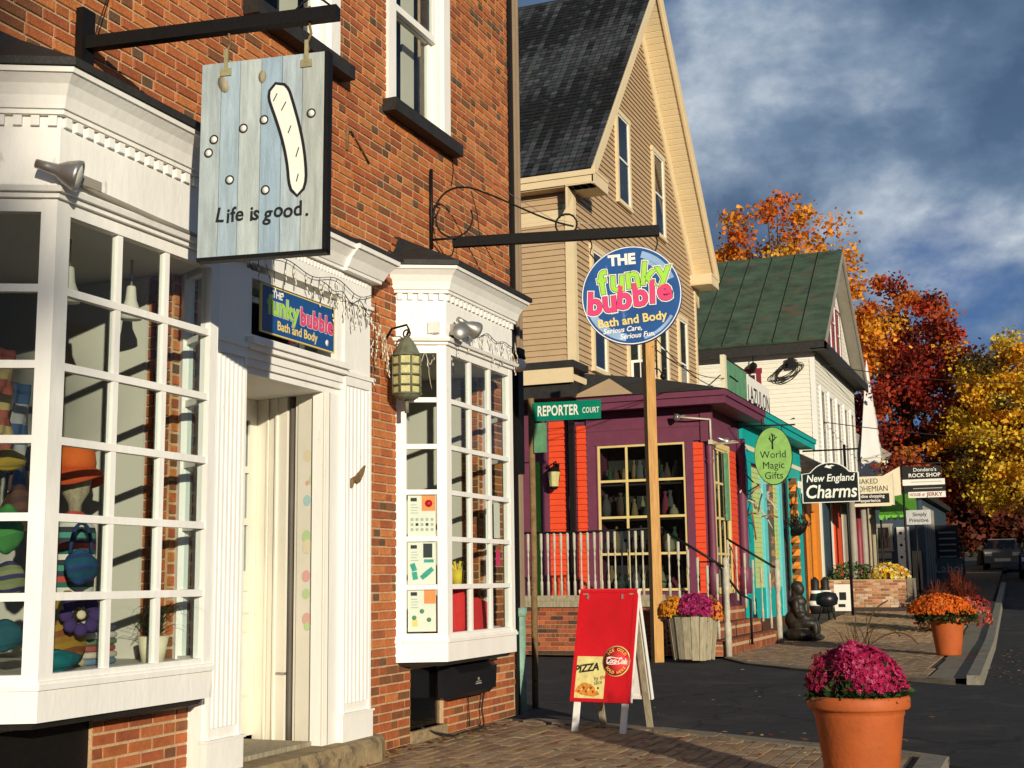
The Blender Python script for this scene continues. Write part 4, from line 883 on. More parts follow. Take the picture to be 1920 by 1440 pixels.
m = MB(); m.color = (.62, .56, .30); m.ball((-4.5, 9.30, 1.285), .08, 12, 8); tag(m.build('soap_ball', 'cloth', None), 'pale round soap ball on the far bay shelf', 'soap')
m = MB(); m.color = (.70, .52, .05); m.lathe([(.045, 1.205), (.065, 1.33), (.058, 1.33)], (-4.5, 9.68, 0), 14)
for k in range(7): m.tube([(-4.5, 9.68, 1.30), (-4.5 + .05 * math.cos(k), 9.68 + .05 * math.sin(k * 1.7), 1.40)], .012, 5)
tag(m.build('yellow_cup', 'cloth', None), 'yellow cup of bath brushes on the far bay shelf', 'cup')
tag(MB().box(XB - .055, XB - .05, 10.12, 10.24, 1.60, 1.90).build('notice', 'paper', None), 'pale opening hours notice in the right pane of the far bay', 'notice')
tag(MB().box(XB - .055, XB - .05, 10.16, 10.24, 1.36, 1.50).build('sticker', 'pink_ink', None), 'small pink notice in the right pane of the far bay', 'notice')

# ================================================================ pizza A-frame board
AF = thing('sandwich_board', 'red folding pizza sandwich board on white legs', 'sandwich board', (-3.44, 10.5, 0))
Ta = Matrix.Translation((-3.455, 10.5, 0)) @ Matrix.Rotation(R(-8), 4, 'Z')
top = 1.155; sp_ = .285
def lean(s_):   # s_ = -1 front, +1 back : local frame on panel: x right, y up the panel, z outward
    u = Vector((0, -s_ * sp_, top)).normalized(); n = Vector((0, s_ * top, sp_)).normalized(); xr = u.cross(n)
    o = Vector((0, s_ * sp_, 0))
    return Ta @ Matrix(((xr.x, u.x, n.x, o.x), (xr.y, u.y, n.y, o.y), (xr.z, u.z, n.z, o.z), (0, 0, 0, 1)))
Ls = math.hypot(top, sp_)
for s_ in (-1, 1):
    T = lean(s_); hw_ = .275
    MB(T).box(-hw_ + .02, hw_ - .02, .27, Ls - .02, -.008, .008).build('panel', 'red_panel' if s_ < 0 else 'white_paint', AF)
    MB(T).box(-hw_, -hw_ + .035, .24, Ls, -.016, .014).box(hw_ - .035, hw_, .24, Ls, -.016, .014).box(-hw_ + .035, hw_ - .035, Ls - .03, Ls, -.016, .014).box(-hw_ + .035, hw_ - .035, .24, .27, -.016, .014).build('panel_rim', 'red_panel' if s_ < 0 else 'white_paint', AF)
    for sx_ in (-1, 1):
        xa = sx_ * (hw_ - .055)
        MB(T).loft([[(xa - .027, y, -.03), (xa + .027, y, -.03), (xa + .027, y, -.009), (xa - .027, y, -.009)] for y in (0, Ls - .03)]).build('leg', 'wood_old' if s_ > 0 else 'white_paint', AF)
    for sx_ in (-1, 1): MB(T).box(sx_ * hw_ - .004, sx_ * hw_ + .004, .25, Ls, -.03, .0).build('side_rail', 'white_paint', AF)
T = lean(-1)
MB(T).box(-.20, -.185, Ls - .09, Ls - .05, .008, .02).box(.125, .14, Ls - .09, Ls - .05, .008, .02).build('hook', 'steel', AF)
pz = MB(T).box(-.262, .03, .262, .615, .009, .012).build('pizza_sheet', 'pizza_bg', AF)
Zp = lambda x, y, t=0: T @ Matrix.Translation((x, y, .0128)) @ Matrix.Rotation(R(t), 4, 'Z')
text('PIZZA', .088, Zp(-.148, .515, 8), 'ink', pz, off=.003, ext=.0008, shear=.25, sx=.95)
text('by the', .048, Zp(-.015, .44, 12), 'brown_trim', pz, ext=.0006, shear=.2, sx=.9); text('slice', .048, Zp(-.03, .40, 12), 'brown_trim', pz, ext=.0006, shear=.2, sx=.9)
m = MB(T @ Matrix.Translation((0, 0, .0125))); m.add([(-.24, .325, 0), (-.17, .295, 0), (-.06, .285, 0), (-.005, .305, 0), (-.03, .335, 0), (-.09, .385, 0), (-.16, .40, 0), (-.205, .375, 0)], [tuple(range(8))]); m.build('pizza_slice', 'pizza', pz)
for k in range(9): MB(T).lathe([(.010, .0128), (.009, .0136)], (-.20 + .022 * k, .325 + .03 * ((k * 7) % 3) / 2, 0), 8).build('topping', ('red_panel', 'yellow_ink', 'brown_trim')[k % 3], pz)
Tc = T @ Matrix.Translation((.125, .58, .010))
ck = MB(Tc).lathe([(.127, 0), (.127, .004)], n=40).build('round_sticker', 'pizza_bg', AF)
for rr_, zz, mt in ((.119, .0048, 'brown_trim'), (.114, .0054, 'red_panel'), (.083, .006, 'red_light')): MB(Tc).lathe([(rr_, .0035), (rr_, zz)], n=40).build('ring', mt, ck)
Zc = Tc @ Matrix.Translation((0, 0, .0064))
text('Coca-Cola', .066, Zc @ Matrix.Rotation(R(-2), 4, 'Z'), 'sign_white', ck, off=.0016, ext=.0006, shear=.4, sx=.72, space=.92)
ribbon(bez((-.09, .022), (-.05, .05), (.0, .01), (.05, .03), 8), .007, Zc, .0004).build('swash', 'sign_white', ck); ribbon(bez((-.085, -.02), (-.05, -.035), (.0, -.02), (.03, -.024), 8), .006, Zc, .0004).build('swash', 'sign_white', ck)
text('ICE COLD', .034, Zc, 'yellow_ink', ck, ext=.0006, off=.0006, curve_r=.095); text('SOLD HERE', .032, Zc, 'yellow_ink', ck, ext=.0006, off=.0006, curve_r=.096, top=False)

# ================================================================ flower pots
def blooms(mb, c, rad, n, size, cols, seed, zmin=-.2, lump=.06):
    r_ = random.Random(seed); ph = [(r_.uniform(0, 6.28), r_.uniform(2, 6), r_.uniform(2, 6)) for _ in range(4)]
    for i in range(n):
        u = r_.uniform(zmin, 1); a = r_.uniform(0, 6.283); q = math.sqrt(max(0, 1 - u * u)); nrm = Vector((q * math.cos(a), q * math.sin(a), u))
        k = 1 + lump * sum(math.sin(p0 + p1 * a + p2 * u) for p0, p1, p2 in ph) / 2 + r_.uniform(-.05, .04)
        p = Vector(c) + Vector((nrm.x * rad[0], nrm.y * rad[1], nrm.z * rad[2])) * k
        nn = (nrm + Vector((r_.gauss(0, .45), r_.gauss(0, .45), r_.gauss(0, .45)))).normalized(); t = nn.orthogonal().normalized(); b = nn.cross(t); s_ = size * r_.uniform(.7, 1.25); a0 = r_.uniform(0, 6.28)
        base = jit(r_.choice(cols), .22, r_)
        for j in range(5):                                      # five petals
            aa = a0 + j * 1.2566; d_ = t * math.cos(aa) + b * math.sin(aa); e_ = t * math.cos(aa + 1.57) + b * math.sin(aa + 1.57)
            mb.color = base
            mb.add([tuple(p), tuple(p + d_ * s_ * .6 + e_ * s_ * .36 + nn * s_ * .25), tuple(p + d_ * s_ + nn * s_ * .12), tuple(p + d_ * s_ * .6 - e_ * s_ * .36 + nn * s_ * .25)], [(0, 1, 2, 3)])
def leaves(mb, c, rad, n, size, cols, seed, zmin=-1, zmax=1, fill=.55):
    r_ = random.Random(seed)
    for i in range(n):
        u = r_.uniform(zmin, zmax); a = r_.uniform(0, 6.283); q = math.sqrt(max(0, 1 - u * u)); k = r_.uniform(fill, 1.0)
        p = Vector(c) + Vector((q * math.cos(a) * rad[0], q * math.sin(a) * rad[1], u * rad[2])) * k
        d_ = Vector((r_.gauss(0, 1) + q * math.cos(a), r_.gauss(0, 1) + q * math.sin(a), r_.gauss(0, .8) + .3)).normalized(); w = d_.orthogonal().normalized(); w = (w * math.cos(a * 3) + d_.cross(w) * math.sin(a * 3)); s_ = size * r_.uniform(.6, 1.4)
        mb.color = jit(r_.choice(cols), .3, r_)
        mb.add([tuple(p), tuple(p + d_ * s_ * .5 + w * s_ * .3), tuple(p + d_ * s_), tuple(p + d_ * s_ * .5 - w * s_ * .3)], [(0, 1, 2, 3)])
GREEN = [(.035, .07, .02), (.05, .10, .025), (.025, .05, .02)]
def blades(mb, c, n, L, spread, cols, seed, w=.006):
    r_ = random.Random(seed)
    for k in range(n):
        a = r_.uniform(0, 6.28); l_ = L * r_.uniform(.6, 1.15); s_ = spread * r_.uniform(.2, 1.2); c0 = Vector(c) + Vector((r_.uniform(-.06, .06), r_.uniform(-.06, .06), 0)); mb.color = jit(r_.choice(cols), .25, r_)
        pts = [c0 + Vector((math.cos(a) * s_ * t ** 1.4, math.sin(a) * s_ * t ** 1.4, l_ * (t - .5 * (s_ / spread) * t ** 3))) for t in (0, .25, .5, .75, 1)]
        ww = Vector((-math.sin(a), math.cos(a), 0)) * w
        mb.add([tuple(p + ww * (1 - i / 4.5)) for i, p in enumerate(pts)] + [tuple(p - ww * (1 - i / 4.5)) for i, p in enumerate(pts)], [(i, i + 1, i + 6, i + 5) for i in range(4)])
POT = [(.175, 0), (.185, .02), (.245, .46), (.252, .475), (.252, .50), (.278, .505), (.284, .515), (.284, .565), (.276, .578), (.262, .576), (.255, .55), (.245, .52)]
def pot(label, c, scale=1.0):
    t = thing('flower_pot', label, 'flower pot', c)
    MB(Matrix.Translation(c) @ Matrix.Scale(scale, 4)).lathe(POT, n=48).build('pot', 'terracotta', t)
    MB(Matrix.Translation(c) @ Matrix.Scale(scale, 4)).lathe([(.25, .535), (.2, .55), (.002, .56)], n=24).build('soil', 'soil', t)
    return t
MAG = [(.42, .012, .075), (.50, .03, .12), (.34, .008, .05), (.58, .09, .20), (.45, .012, .10)]
p1_ = (-1.045, 7.62, 0)
t = pot('large terracotta pot of crimson mums in the foreground', p1_)
m = MB(); blooms(m, (p1_[0], p1_[1], .60), (.262, .262, .245), 3600, .0155, MAG, 21, .06, .07); blooms(m, (p1_[0] - .10, p1_[1] - .06, .62), (.16, .16, .16), 300, .0155, [(.30, .02, .05), (.18, .03, .03)], 24, .2, .2); m.build('flowers', 'petal', t, True)
m = MB(); leaves(m, (p1_[0], p1_[1], .58), (.268, .268, .22), 1700, .045, GREEN, 22, -.1, .8, .8); m.build('leaves', 'leaf', t, True)
m = MB(); blades(m, (p1_[0] + .02, p1_[1] + .05, .75), 26, .36, .22, [(.10, .05, .025), (.14, .08, .03), (.06, .03, .02)], 23, .0045)
r_ = random.Random(9)
m.build('grass_blades', 'leaf', t, True)
m = MB(); m.color = (.16, .09, .035)
m.tube(bez((-1.0, 7.7, .82), (-.98, 7.72, 1.0), (-.95, 7.72, 1.06), (-.86, 7.72, 1.10), 8), .0045, 5); m.tube(bez((-1.02, 7.7, .8), (-1.02, 7.7, .92), (-.9, 7.7, 1.02), (-.80, 7.68, .90), 8), .004, 5); m.tube(bez((-1.0, 7.66, .82), (-.9, 7.66, .92), (-.78, 7.64, .97), (-.70, 7.62, .86), 8), .004, 5)
m.build('seed_stalks', 'leaf', t)
p2_ = (-1.50, 21.2, 0)
t = pot('terracotta pot of orange mums beside the far kerb', p2_)
m = MB(); blooms(m, (p2_[0] - .08, p2_[1], .62), (.46, .42, .30), 1500, .026, [(.72, .15, .01), (.62, .10, .01), (.78, .22, .02)], 31, .05); m.build('flowers', 'petal', t, True)
m = MB(); blooms(m, (p2_[0] + .34, p2_[1] + .35, .58), (.30, .30, .32), 320, .035, [(.50, .06, .03), (.60, .20, .12), (.42, .03, .03)], 33, -.4); m.build('red_flowers', 'petal', t, True)
m = MB(); leaves(m, (p2_[0], p2_[1], .58), (.48, .42, .2), 1000, .06, GREEN, 32, -.4, .7, .7); m.build('leaves', 'leaf', t, True)
m = MB(); blades(m, (p2_[0] + .25, p2_[1] + .4, .65), 240, .62, .5, [(.20, .03, .015), (.28, .06, .02), (.10, .02, .015)], 34, .010); m.build('red_grass', 'leaf', t, True)
# stave planter
bc = (-5.05, 19.35)
t = thing('stave_planter', 'weathered grey wooden stave planter of mums by the deck steps', 'planter', (bc[0], bc[1], 0))
r_ = random.Random(2)
for k in range(18):
    a0 = 2 * math.pi * k / 18 + .012; a1 = 2 * math.pi * (k + 1) / 18 - .012; zb = r_.uniform(.0, .03); zt = .64 + r_.uniform(-.02, .02); o_ = r_.uniform(-.008, .008)
    P4 = lambda r0, z: [(bc[0] + (r0 + o_) * math.cos(a0), bc[1] + (r0 + o_) * math.sin(a0), z), (bc[0] + (r0 + o_) * math.cos(a1), bc[1] + (r0 + o_) * math.sin(a1), z), (bc[0] + (r0 - .03) * math.cos(a1), bc[1] + (r0 - .03) * math.sin(a1), z), (bc[0] + (r0 - .03) * math.cos(a0), bc[1] + (r0 - .03) * math.sin(a0), z)]
    MB().loft([P4(.31, zb), P4(.385, zt)]).build('stave', 'wood_old', t)
MB().lathe([(.27, .02), (.34, .58), (.002, .60)], (bc[0], bc[1], 0), 18).build('soil', 'soil', t)
m = MB(); blooms(m, (bc[0] + .07, bc[1] - .02, .66), (.33, .30, .32), 1300, .025, [(.40, .015, .13), (.50, .04, .18), (.32, .01, .09)], 41, .0); m.build('magenta_flowers', 'petal', t, True)
m = MB(); blooms(m, (bc[0] - .27, bc[1] - .08, .70), (.20, .2, .24), 260, .032, [(.72, .30, .02), (.65, .22, .01)], 42, -.2); blooms(m, (bc[0] + .36, bc[1] - .03, .66), (.10, .16, .24), 130, .03, [(.75, .24, .03)], 43, -.2); m.build('orange_flowers', 'petal', t, True)
m = MB(); leaves(m, (bc[0], bc[1], .66), (.40, .36, .16), 700, .06, GREEN, 44, -.6, .7, .6); m.build('leaves', 'leaf', t, True)

# ================================================================ street name sign, timber pole
ss = thing('street_sign', 'green Reporter Court street name sign on a rusty post', 'street sign', (-4.93, 12.5, 0))
MB().tube([(-4.94, 12.5, -.1), (-4.93, 12.5, 1.5), (-4.935, 12.5, 3.14)], .035, 8).build('post', 'rust', ss)
Ts = frame((-4.52, 12.46, 2.98), FACE_Y, -1)
bd = MB(Ts).box(-.375, .375, -.098, .098, -.004, .004).build('blade', 'street_green', ss)
text('REPORTER', .150, Ts @ Matrix.Translation((-.10, 0, .0045)), 'sign_white', bd, ext=.001, off=.0035, sx=.62, space=1.05); text('COURT', .082, Ts @ Matrix.Translation((.265, -.008, .0045)), 'sign_white', bd, ext=.001, off=.001, sx=.62, space=1.1)
MB(frame((-4.82, 12.46, 2.71))).box(-.07, .07, -.155, .155, -.004, .004).build('lower_plate', 'board_green', ss)
pp = thing('timber_pole', 'square yellow timber pole standing in front of the deck', 'pole', (-5.60, 19.3, 0))
Tp = Matrix.Translation((-5.605, 19.3, 0)) @ Matrix.Rotation(R(38), 4, 'Z')
MB(Tp).loft([[(-.075 + o_, -.075, z), (.075 + o_, -.075, z), (.075 + o_, .075, z), (-.075 + o_, .075, z)] for z, o_ in ((-.1, 0), (1.5, .004), (3.2, -.004), (5.5, .0))]).build('post', 'wood_pole', pp)
MB().tube([(-5.47, 19.27, 4.4), (-5.47, 19.27, 4.95)], .014, 6).tube([(-5.49, 19.27, 4.50), (-5.43, 19.25, 4.48), (-5.38, 19.25, 4.40)], .012, 6).ball((-5.36, 19.23, 4.36), .05, 8, 6).build('insulator', 'black_iron', pp)
# ================================================================ tan house with dark roof
N = 23.2; XG = -8.2; XO = -7.64; YF = 32.85; YR = 28.02; ZE = 8.9; ZR = 15.2
TH = thing('tan_house', 'tall tan clapboard house with steep dark shingle roof and wide gable', 'building', (-11, 28, 0))
XL = -16.0
def rake_z(y, off=0.0):                        # underside line of the roof along the gable
    s_ = (ZR - ZE) / (YR - (N - .35)); return ZE + s_ * ((y - (N - .35)) if y <= YR else (2 * YR - y - (N - .35))) - off
m = MB(); m.prism([(N, 0), (YF, 0), (YF, ZE + .2), (YR, ZR - .35), (N, ZE + .2)], 'x', XL, XG - .03); hw = m.build('wall', 'tan_siding', TH)
def clap(name_par, mat, plane, at, u0, u1, z0, z1, proud=.036, back=.0, face=1):
    m = MB()
    if plane == 'x': m.loft([[(at - .002, u0(z0), z0), (at + proud, u0(z0), z0), (at + .004, u0(z1), z1), (at - .002, u0(z1), z1)], [(at - .002, u1(z0), z0), (at + proud, u1(z0), z0), (at + .004, u1(z1), z1), (at - .002, u1(z1), z1)]])
    else: m.loft([[(u0, at + .002, z0), (u0, at - proud, z0), (u0, at - .004, z1), (u0, at + .002, z1)], [(u1, at + .002, z0), (u1, at - proud, z0), (u1, at - .004, z1), (u1, at + .002, z1)]])
    return m.build('clapboard', mat, name_par)
sl = (ZR - ZE) / (YR - (N - .35)); pc = .118
z = 4.3
while z < ZR - .7:
    z1 = z + pc
    f0 = lambda zz: max(N + .12, (zz + .62 - ZE) / sl + (N - .35)); f1 = lambda zz: min(YF - .12, 2 * YR - (zz + .62 - ZE) / sl - (N - .35))
    if f1(z1) - f0(z1) > .1: clap(hw, 'tan_siding', 'x', XG - .03, f0, f1, z, z1 + .012)
    z = z1
z = 4.75
while z < ZE - .1: clap(hw, 'tan_siding', 'y', N, XL, XG - .16, z, z + pc + .012); z += pc
# corner boards, frieze
MB().box(XG - .16, XG + .022, N - .045, N + .0, 4.3, ZE).box(XG - .028, XG + .021, N, N + .12, 4.3, ZE - .0).build('corner_board', 'tan_trim', TH); bx('corner_board', 'tan_trim', TH, XG - .028, XG + .021, YF - .12, YF + .01, 4.3, ZE)
MB().box(XL, XG - .161, N - .035, N, 8.22, 8.50).box(XG - .20, XG + .03, N - .06, N + .02, 8.36, 8.60).build('frieze_board', 'tan_trim', TH)
# roof planes
th = .16
def roof_slab(mb, ya, za_, yb, zb_, x0, x1, t=th): mb.prism([(ya, za_), (yb, zb_), (yb, zb_ + t), (ya, za_ + t)], 'x', x0, x1)
rf = MB(); roof_slab(rf, N - .35, ZE + .12, YR, ZR, XL, XO - .05); roof_slab(rf, 2 * YR - (N - .35), ZE + .12, YR + .002, ZR, XL, XO - .05); rf = rf.build('roof', 'lead', TH)
sh = MB(); r_ = random.Random(12); Lr = math.hypot(YR - N + .35, ZR - ZE - .12); ua = Vector((0, YR - N + .35, ZR - ZE - .12)) / Lr; na = Vector((0, -ua.z, ua.y)); org = Vector((0, N - .40, ZE + .12 + th - .03))
nr = int(Lr / .145)
for k in range(nr):
    x = XO - .02; s0 = k * .145; j = 0
    patch = [math.sin(k * .31 + 1.3), math.sin(k * .17)]
    while x > XL + 2:
        w = .145; j_ = int(round(-x / .145)); cn = math.sin(j_ * 2.4) * .9 + math.sin(j_ * 5.3 + 1) * .7; q = cn + math.sin(x * .8 - k * .16 + 1.5) * .9 + math.sin(k * .23 + j_ * .11) * .6 + r_.gauss(0, .55)
        cc = (.050, .054, .059) if q > .75 else ((.026, .028, .031) if q > -.5 else (.008, .0085, .009))
        sh.color = jit(cc, .3, r_); t_ = .014 + r_.uniform(0, .012) + (.010 if j % 2 else 0)
        p = lambda xx, s_, tt: tuple(org + Vector((xx, 0, 0)) + ua * s_ + na * tt)
        sh.add([p(x - w + .022, s0, t_), p(x, s0, t_), p(x, s0 + .155, .004), p(x - w + .022, s0 + .155, .004), p(x - w + .022, s0, 0), p(x, s0, 0)], [(3, 2, 1, 0), (0, 1, 5, 4), (1, 2, 5), (0, 4, 3)])
        x -= w; j += 1
sh.build('shingles', 'shingle', rf, True)
# eave box + gutter board on the near side, returns on the gable
ev = MB(); ev.box(XL, XO, N - .37, N - .33, ZE - .02, ZE + .22).box(XL, XO + .015, N - .40, N - .37, ZE + .12, ZE + .23).build('eave_fascia', 'tan_trim', TH)
k = 0; x = XO - .02
while x > -11: bx('soffit_board', 'tan_siding', TH, x - .145, x, N - .33, N - .036, ZE - .045, ZE - .02 - .006 * (k % 2)); x -= .15; k += 1
for (ya, yb, s_) in ((N - .37, N + .55, 1), (YF - .45, 2 * YR - (N - .37), -1)):
    rt = MB(); rt.box(XO - .03, XO + .005, ya, yb, ZE - .05, ZE + .19).box(XG - .02, XO - .03, min(ya, yb), max(ya, yb), ZE - .045, ZE - .025)
    if s_ < 0: rt.box(XG - .02, XO - .03, ya, ya + .03, ZE - .03, ZE + .19)
    rt.prism([(ya, ZE + .19), (yb, ZE + .19), (yb, ZE + .24), (ya, ZE + .24)], 'x', XG - .02, XO + .02)
    rt.build('eave_return', 'tan_trim', TH)
# rakes: outer fascia, soffit boards, frieze
for s_ in (1, -1):
    Y_ = lambda y: y if s_ > 0 else 2 * YR - y
    a, b = N - .35, YR
    za_, zb_ = ZE + .12, ZR
    def strip(mb, x0, x1, o0, o1):
        mb.loft([[(x, Y_(a), za_ + o) for x, o in ((x0, o0), (x1, o0), (x1, o1), (x0, o1))], [(x, Y_(b), zb_ + o) for x, o in ((x0, o0), (x1, o0), (x1, o1), (x0, o1))]])
    m = MB(); strip(m, XO - .045, XO + .0, -.18, th + .02); strip(m, XO + .0, XO + .035, .02, th + .05); m.build('rake_board', 'tan_trim', TH)
    m = MB(); strip(m, XG - .025, XG + .02, -.62, -.12); m.build('rake_frieze', 'tan_trim', TH)
    n = 52
    for k in range(n):
        u0, u1 = k / n, (k + .85) / n
        ya, yb = a + (b - a) * u0, a + (b - a) * u1; z0_, z1_ = za_ + (zb_ - za_) * u0 - .12, za_ + (zb_ - za_) * u1 - .12
        MB().loft([[(XG + .02, Y_(ya), z0_), (XO - .046, Y_(ya), z0_), (XO - .046, Y_(ya), z0_ + .05), (XG + .02, Y_(ya), z0_ + .05)], [(XG + .02, Y_(yb), z1_), (XO - .046, Y_(yb), z1_), (XO - .046, Y_(yb), z1_ + .05), (XG + .02, Y_(yb), z1_ + .05)]]).build('soffit_board', 'tan_trim', TH)
# windows on a +X facing wall
def xwin(parent, x, y0, y1, z0, z1, trim='tan_trim', sash='white_paint', cw=.11, rows=2, cols=1, name='window', dark='interior_dark'):
    m = MB(); m.box(x - .02, x + .045, y0, y0 + cw, z0, z1).box(x - .02, x + .045, y1 - cw, y1, z0, z1).box(x - .02, x + .05, y0 - .03, y1 + .03, z1, z1 + cw * 1.1).box(x - .02, x + .06, y0 - .03, y1 + .03, z0 - cw * .7, z0)
    w = m.build(name, trim, parent)
    bx('pane', 'glass_dark', w, x + .006, x + .012, y0 + cw, y1 - cw, z0, z1)
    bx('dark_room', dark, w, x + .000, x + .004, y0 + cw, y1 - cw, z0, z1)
    m = MB(); ya, yb = y0 + cw, y1 - cw; sw = .045
    m.box(x + .012, x + .03, ya, ya + sw, z0, z1).box(x + .012, x + .03, yb - sw, yb, z0, z1).box(x + .012, x + .03, ya + sw, yb - sw, z0, z0 + sw).box(x + .012, x + .03, ya + sw, yb - sw, z1 - sw, z1)
    for r_ in range(1, rows): zz = z0 + (z1 - z0) * r_ / rows; m.box(x + .012, x + .029, ya + sw, yb - sw, zz - sw / 2, zz + sw / 2)
    for c_ in range(1, cols): yy_ = ya + (yb - ya) * c_ / cols; m.box(x + .012, x + .027, yy_ - .02, yy_ + .02, z0 + sw, z1 - sw)
    m.build('sash', sash, w); return w
def ywin(parent, y, x0, x1, z0, z1, trim='tan_trim', sash='white_paint', cw=.11, rows=2, cols=1, name='window', room=0.0):
    m = MB(); m.box(x0, x0 + cw, y - .045, y + .02, z0, z1).box(x1 - cw, x1, y - .045, y + .02, z0, z1).box(x0 - .03, x1 + .03, y - .05, y + .02, z1, z1 + cw * 1.1).box(x0 - .03, x1 + .03, y - .06, y + .02, z0 - cw * .7, z0)
    w = m.build(name, trim, parent)
    bx('pane', 'glass_dark', w, x0 + cw, x1 - cw, y - .012, y - .006, z0, z1)
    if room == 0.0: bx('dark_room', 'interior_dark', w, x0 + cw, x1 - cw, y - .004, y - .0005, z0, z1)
    m = MB(); xa, xb = x0 + cw, x1 - cw; sw = .045
    m.box(xa, xa + sw, y - .03, y - .012, z0, z1).box(xb - sw, xb, y - .03, y - .012, z0, z1).box(xa + sw, xb - sw, y - .03, y - .012, z0, z0 + sw).box(xa + sw, xb - sw, y - .03, y - .012, z1 - sw, z1)
    for r_ in range(1, rows): zz = z0 + (z1 - z0) * r_ / rows; m.box(xa + sw, xb - sw, y - .029, y - .012, zz - sw / 2, zz + sw / 2)
    for c_ in range(1, cols): xx_ = xa + (xb - xa) * c_ / cols; m.box(xx_ - sw / 2, xx_ + sw / 2, y - .027, y - .012, z0 + sw, z1 - sw)
    m.build('sash', sash, w); return w
for (a, b, c_, d_) in ((26.08, 27.1, 9.5, 11.5), (28.95, 29.97, 9.5, 11.5), (24.15, 25.1, 5.45, 7.9), (26.55, 27.5, 5.45, 7.9), (29.0, 29.9, 5.45, 7.9), (30.85, 31.75, 5.45, 7.7)):
    xwin(TH, XG + .012, a, b, c_, d_)
ac2 = thing('air_conditioner', 'white window air conditioner on the tan gable wall', 'air conditioner', (XG + .2, 27.0, 5.5))
MB().box(XG + .03, XG + .42, 26.72, 27.34, 5.50, 5.98).build('case', 'white_paint', ac2); MB().box(XG + .10, XG + .24, 26.71, 26.719, 5.56, 5.92).box(XG + .27, XG + .38, 26.71, 26.719, 5.56, 5.92).build('grille', 'black_plastic', ac2)
# flat entry roof at the lower left
MB().box(-13, -7.98, 22.35, N - .03, 4.93, 5.05).box(-13, -7.96, 22.30, 22.36, 4.88, 5.16).build('entry_roof', 'tan_trim', TH); MB().box(-13, -7.94, 22.28, N - .03, 5.165, 5.30).build('entry_roof_edge', 'lead', TH)
MB().box(-13, -8.02, 22.4, N - .03, 4.62, 4.925).build('entry_ceiling', 'lead', TH)
bx('black_upright', 'black_iron', TH, -8.33, -8.23, 23.02, 23.12, .9, 4.6)  # narrow black upright before the near wall

# ================================================================ painted shop front (purple, red, teal)
SF = thing('painted_shop_front', 'purple red and teal painted shop front under the tan house', 'shop front', (-6.5, 26, .9))
XP = -5.65
core = MB(); core.box(XG, XP - .02, N + .75, 32.6, 0, 4.6).box(XG, -7.82, N + .02, N + .75, 0, 4.6).box(-6.06, XP - .02, N + .02, N + .75, 0, 4.6).box(-7.82, -6.06, N + .02, N + .75, 0, 1.0).box(-7.82, -6.06, N + .02, N + .75, 3.74, 4.6); core.build('core_wall', 'purple', SF)
red = lambda x0, x1, z0, z1, y=N: [clap(SF, 'red_clap', 'y', y, x0, x1, z0 + k * .115, z0 + k * .115 + .125) for k in range(int((z1 - z0) / .115))]
# ground floor of the near wall, left of the purple part
MB().box(-13, XG, N - .002, N + .02, 0, 4.62).build('left_wall', 'purple', SF)
red(-8.80, -8.42, .92, 4.35, N - .003); red(-8.22, -8.02, .92, 4.2, N - .003)
MB().box(-8.44, -8.40, N - .05, N, .9, 4.4).box(-8.83, -8.79, N - .05, N, .9, 4.4).build('trim_board', 'purple', SF)
bx('door', 'green_door', SF, -9.13, -8.97, N - .05, N - .003, .9, 3.5); MB().box(-8.95, -8.83, N - .07, N - .003, .9, 3.499).box(-9.5, -8.83, N - .07, N - .003, 3.5, 3.72).build('door_frame', 'purple', SF)
# near purple wall with the big window
MB().box(-8.02, -7.80, N - .03, N + .019, .9, 4.0).box(-6.09, -5.93, N - .03, N + .019, .9, 3.95).box(-8.02, XP, N - .028, N + .018, 3.75, 4.37).box(-7.80, -6.09, N - .026, N + .017, .9, 1.0).build('window_surround', 'purple', SF)
MB().box(-8.02, XP + .02, N - .045, N - .029, 4.28, 4.37).box(-8.0, XP, N - .04, N - .029, 4.02, 4.06).build('band_moulding', 'purple', SF)
red(-5.93, -5.745, .95, 3.75, N - .003)
w = ywin(SF, N - .0, -7.82, -6.06, 1.0, 3.74, 'purple', 'yellow_trim', .02, 4, 3, 'shop_window', room=.7)
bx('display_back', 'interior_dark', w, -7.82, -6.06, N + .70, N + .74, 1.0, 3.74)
# goods seen in the shop window
r_ = random.Random(5)
for k in range(72):
    x = -7.72 + (k % 18) * .095 + r_.uniform(-.04, .04); z0 = 1.02 + (k // 18) * .66; h = r_.uniform(.22, .55); wd = r_.uniform(.05, .12); y = N + r_.uniform(.10, .4)
    mm = MB(); mm.color = r_.choice([(.25, .16, .06), (.30, .25, .14), (.04, .04, .035), (.03, .07, .03), (.22, .03, .05), (.12, .11, .10), (.09, .05, .03), (.08, .08, .07)])
    mm.lathe([(wd * .6, 0), (wd, h * r_.uniform(.2, .5)), (wd * r_.uniform(.5, .9), h * .7), (wd * .25, h * .85), (wd * r_.uniform(.3, .6), h * .95), (.005, h)], (x, y, z0), 9)
    mm.build('display_item', 'cloth', w)
for zz in (1.68, 2.34, 3.0): bx('display_shelf', 'interior_dark', w, -7.80, -6.08, N + .05, N + .5, zz - .03, zz)
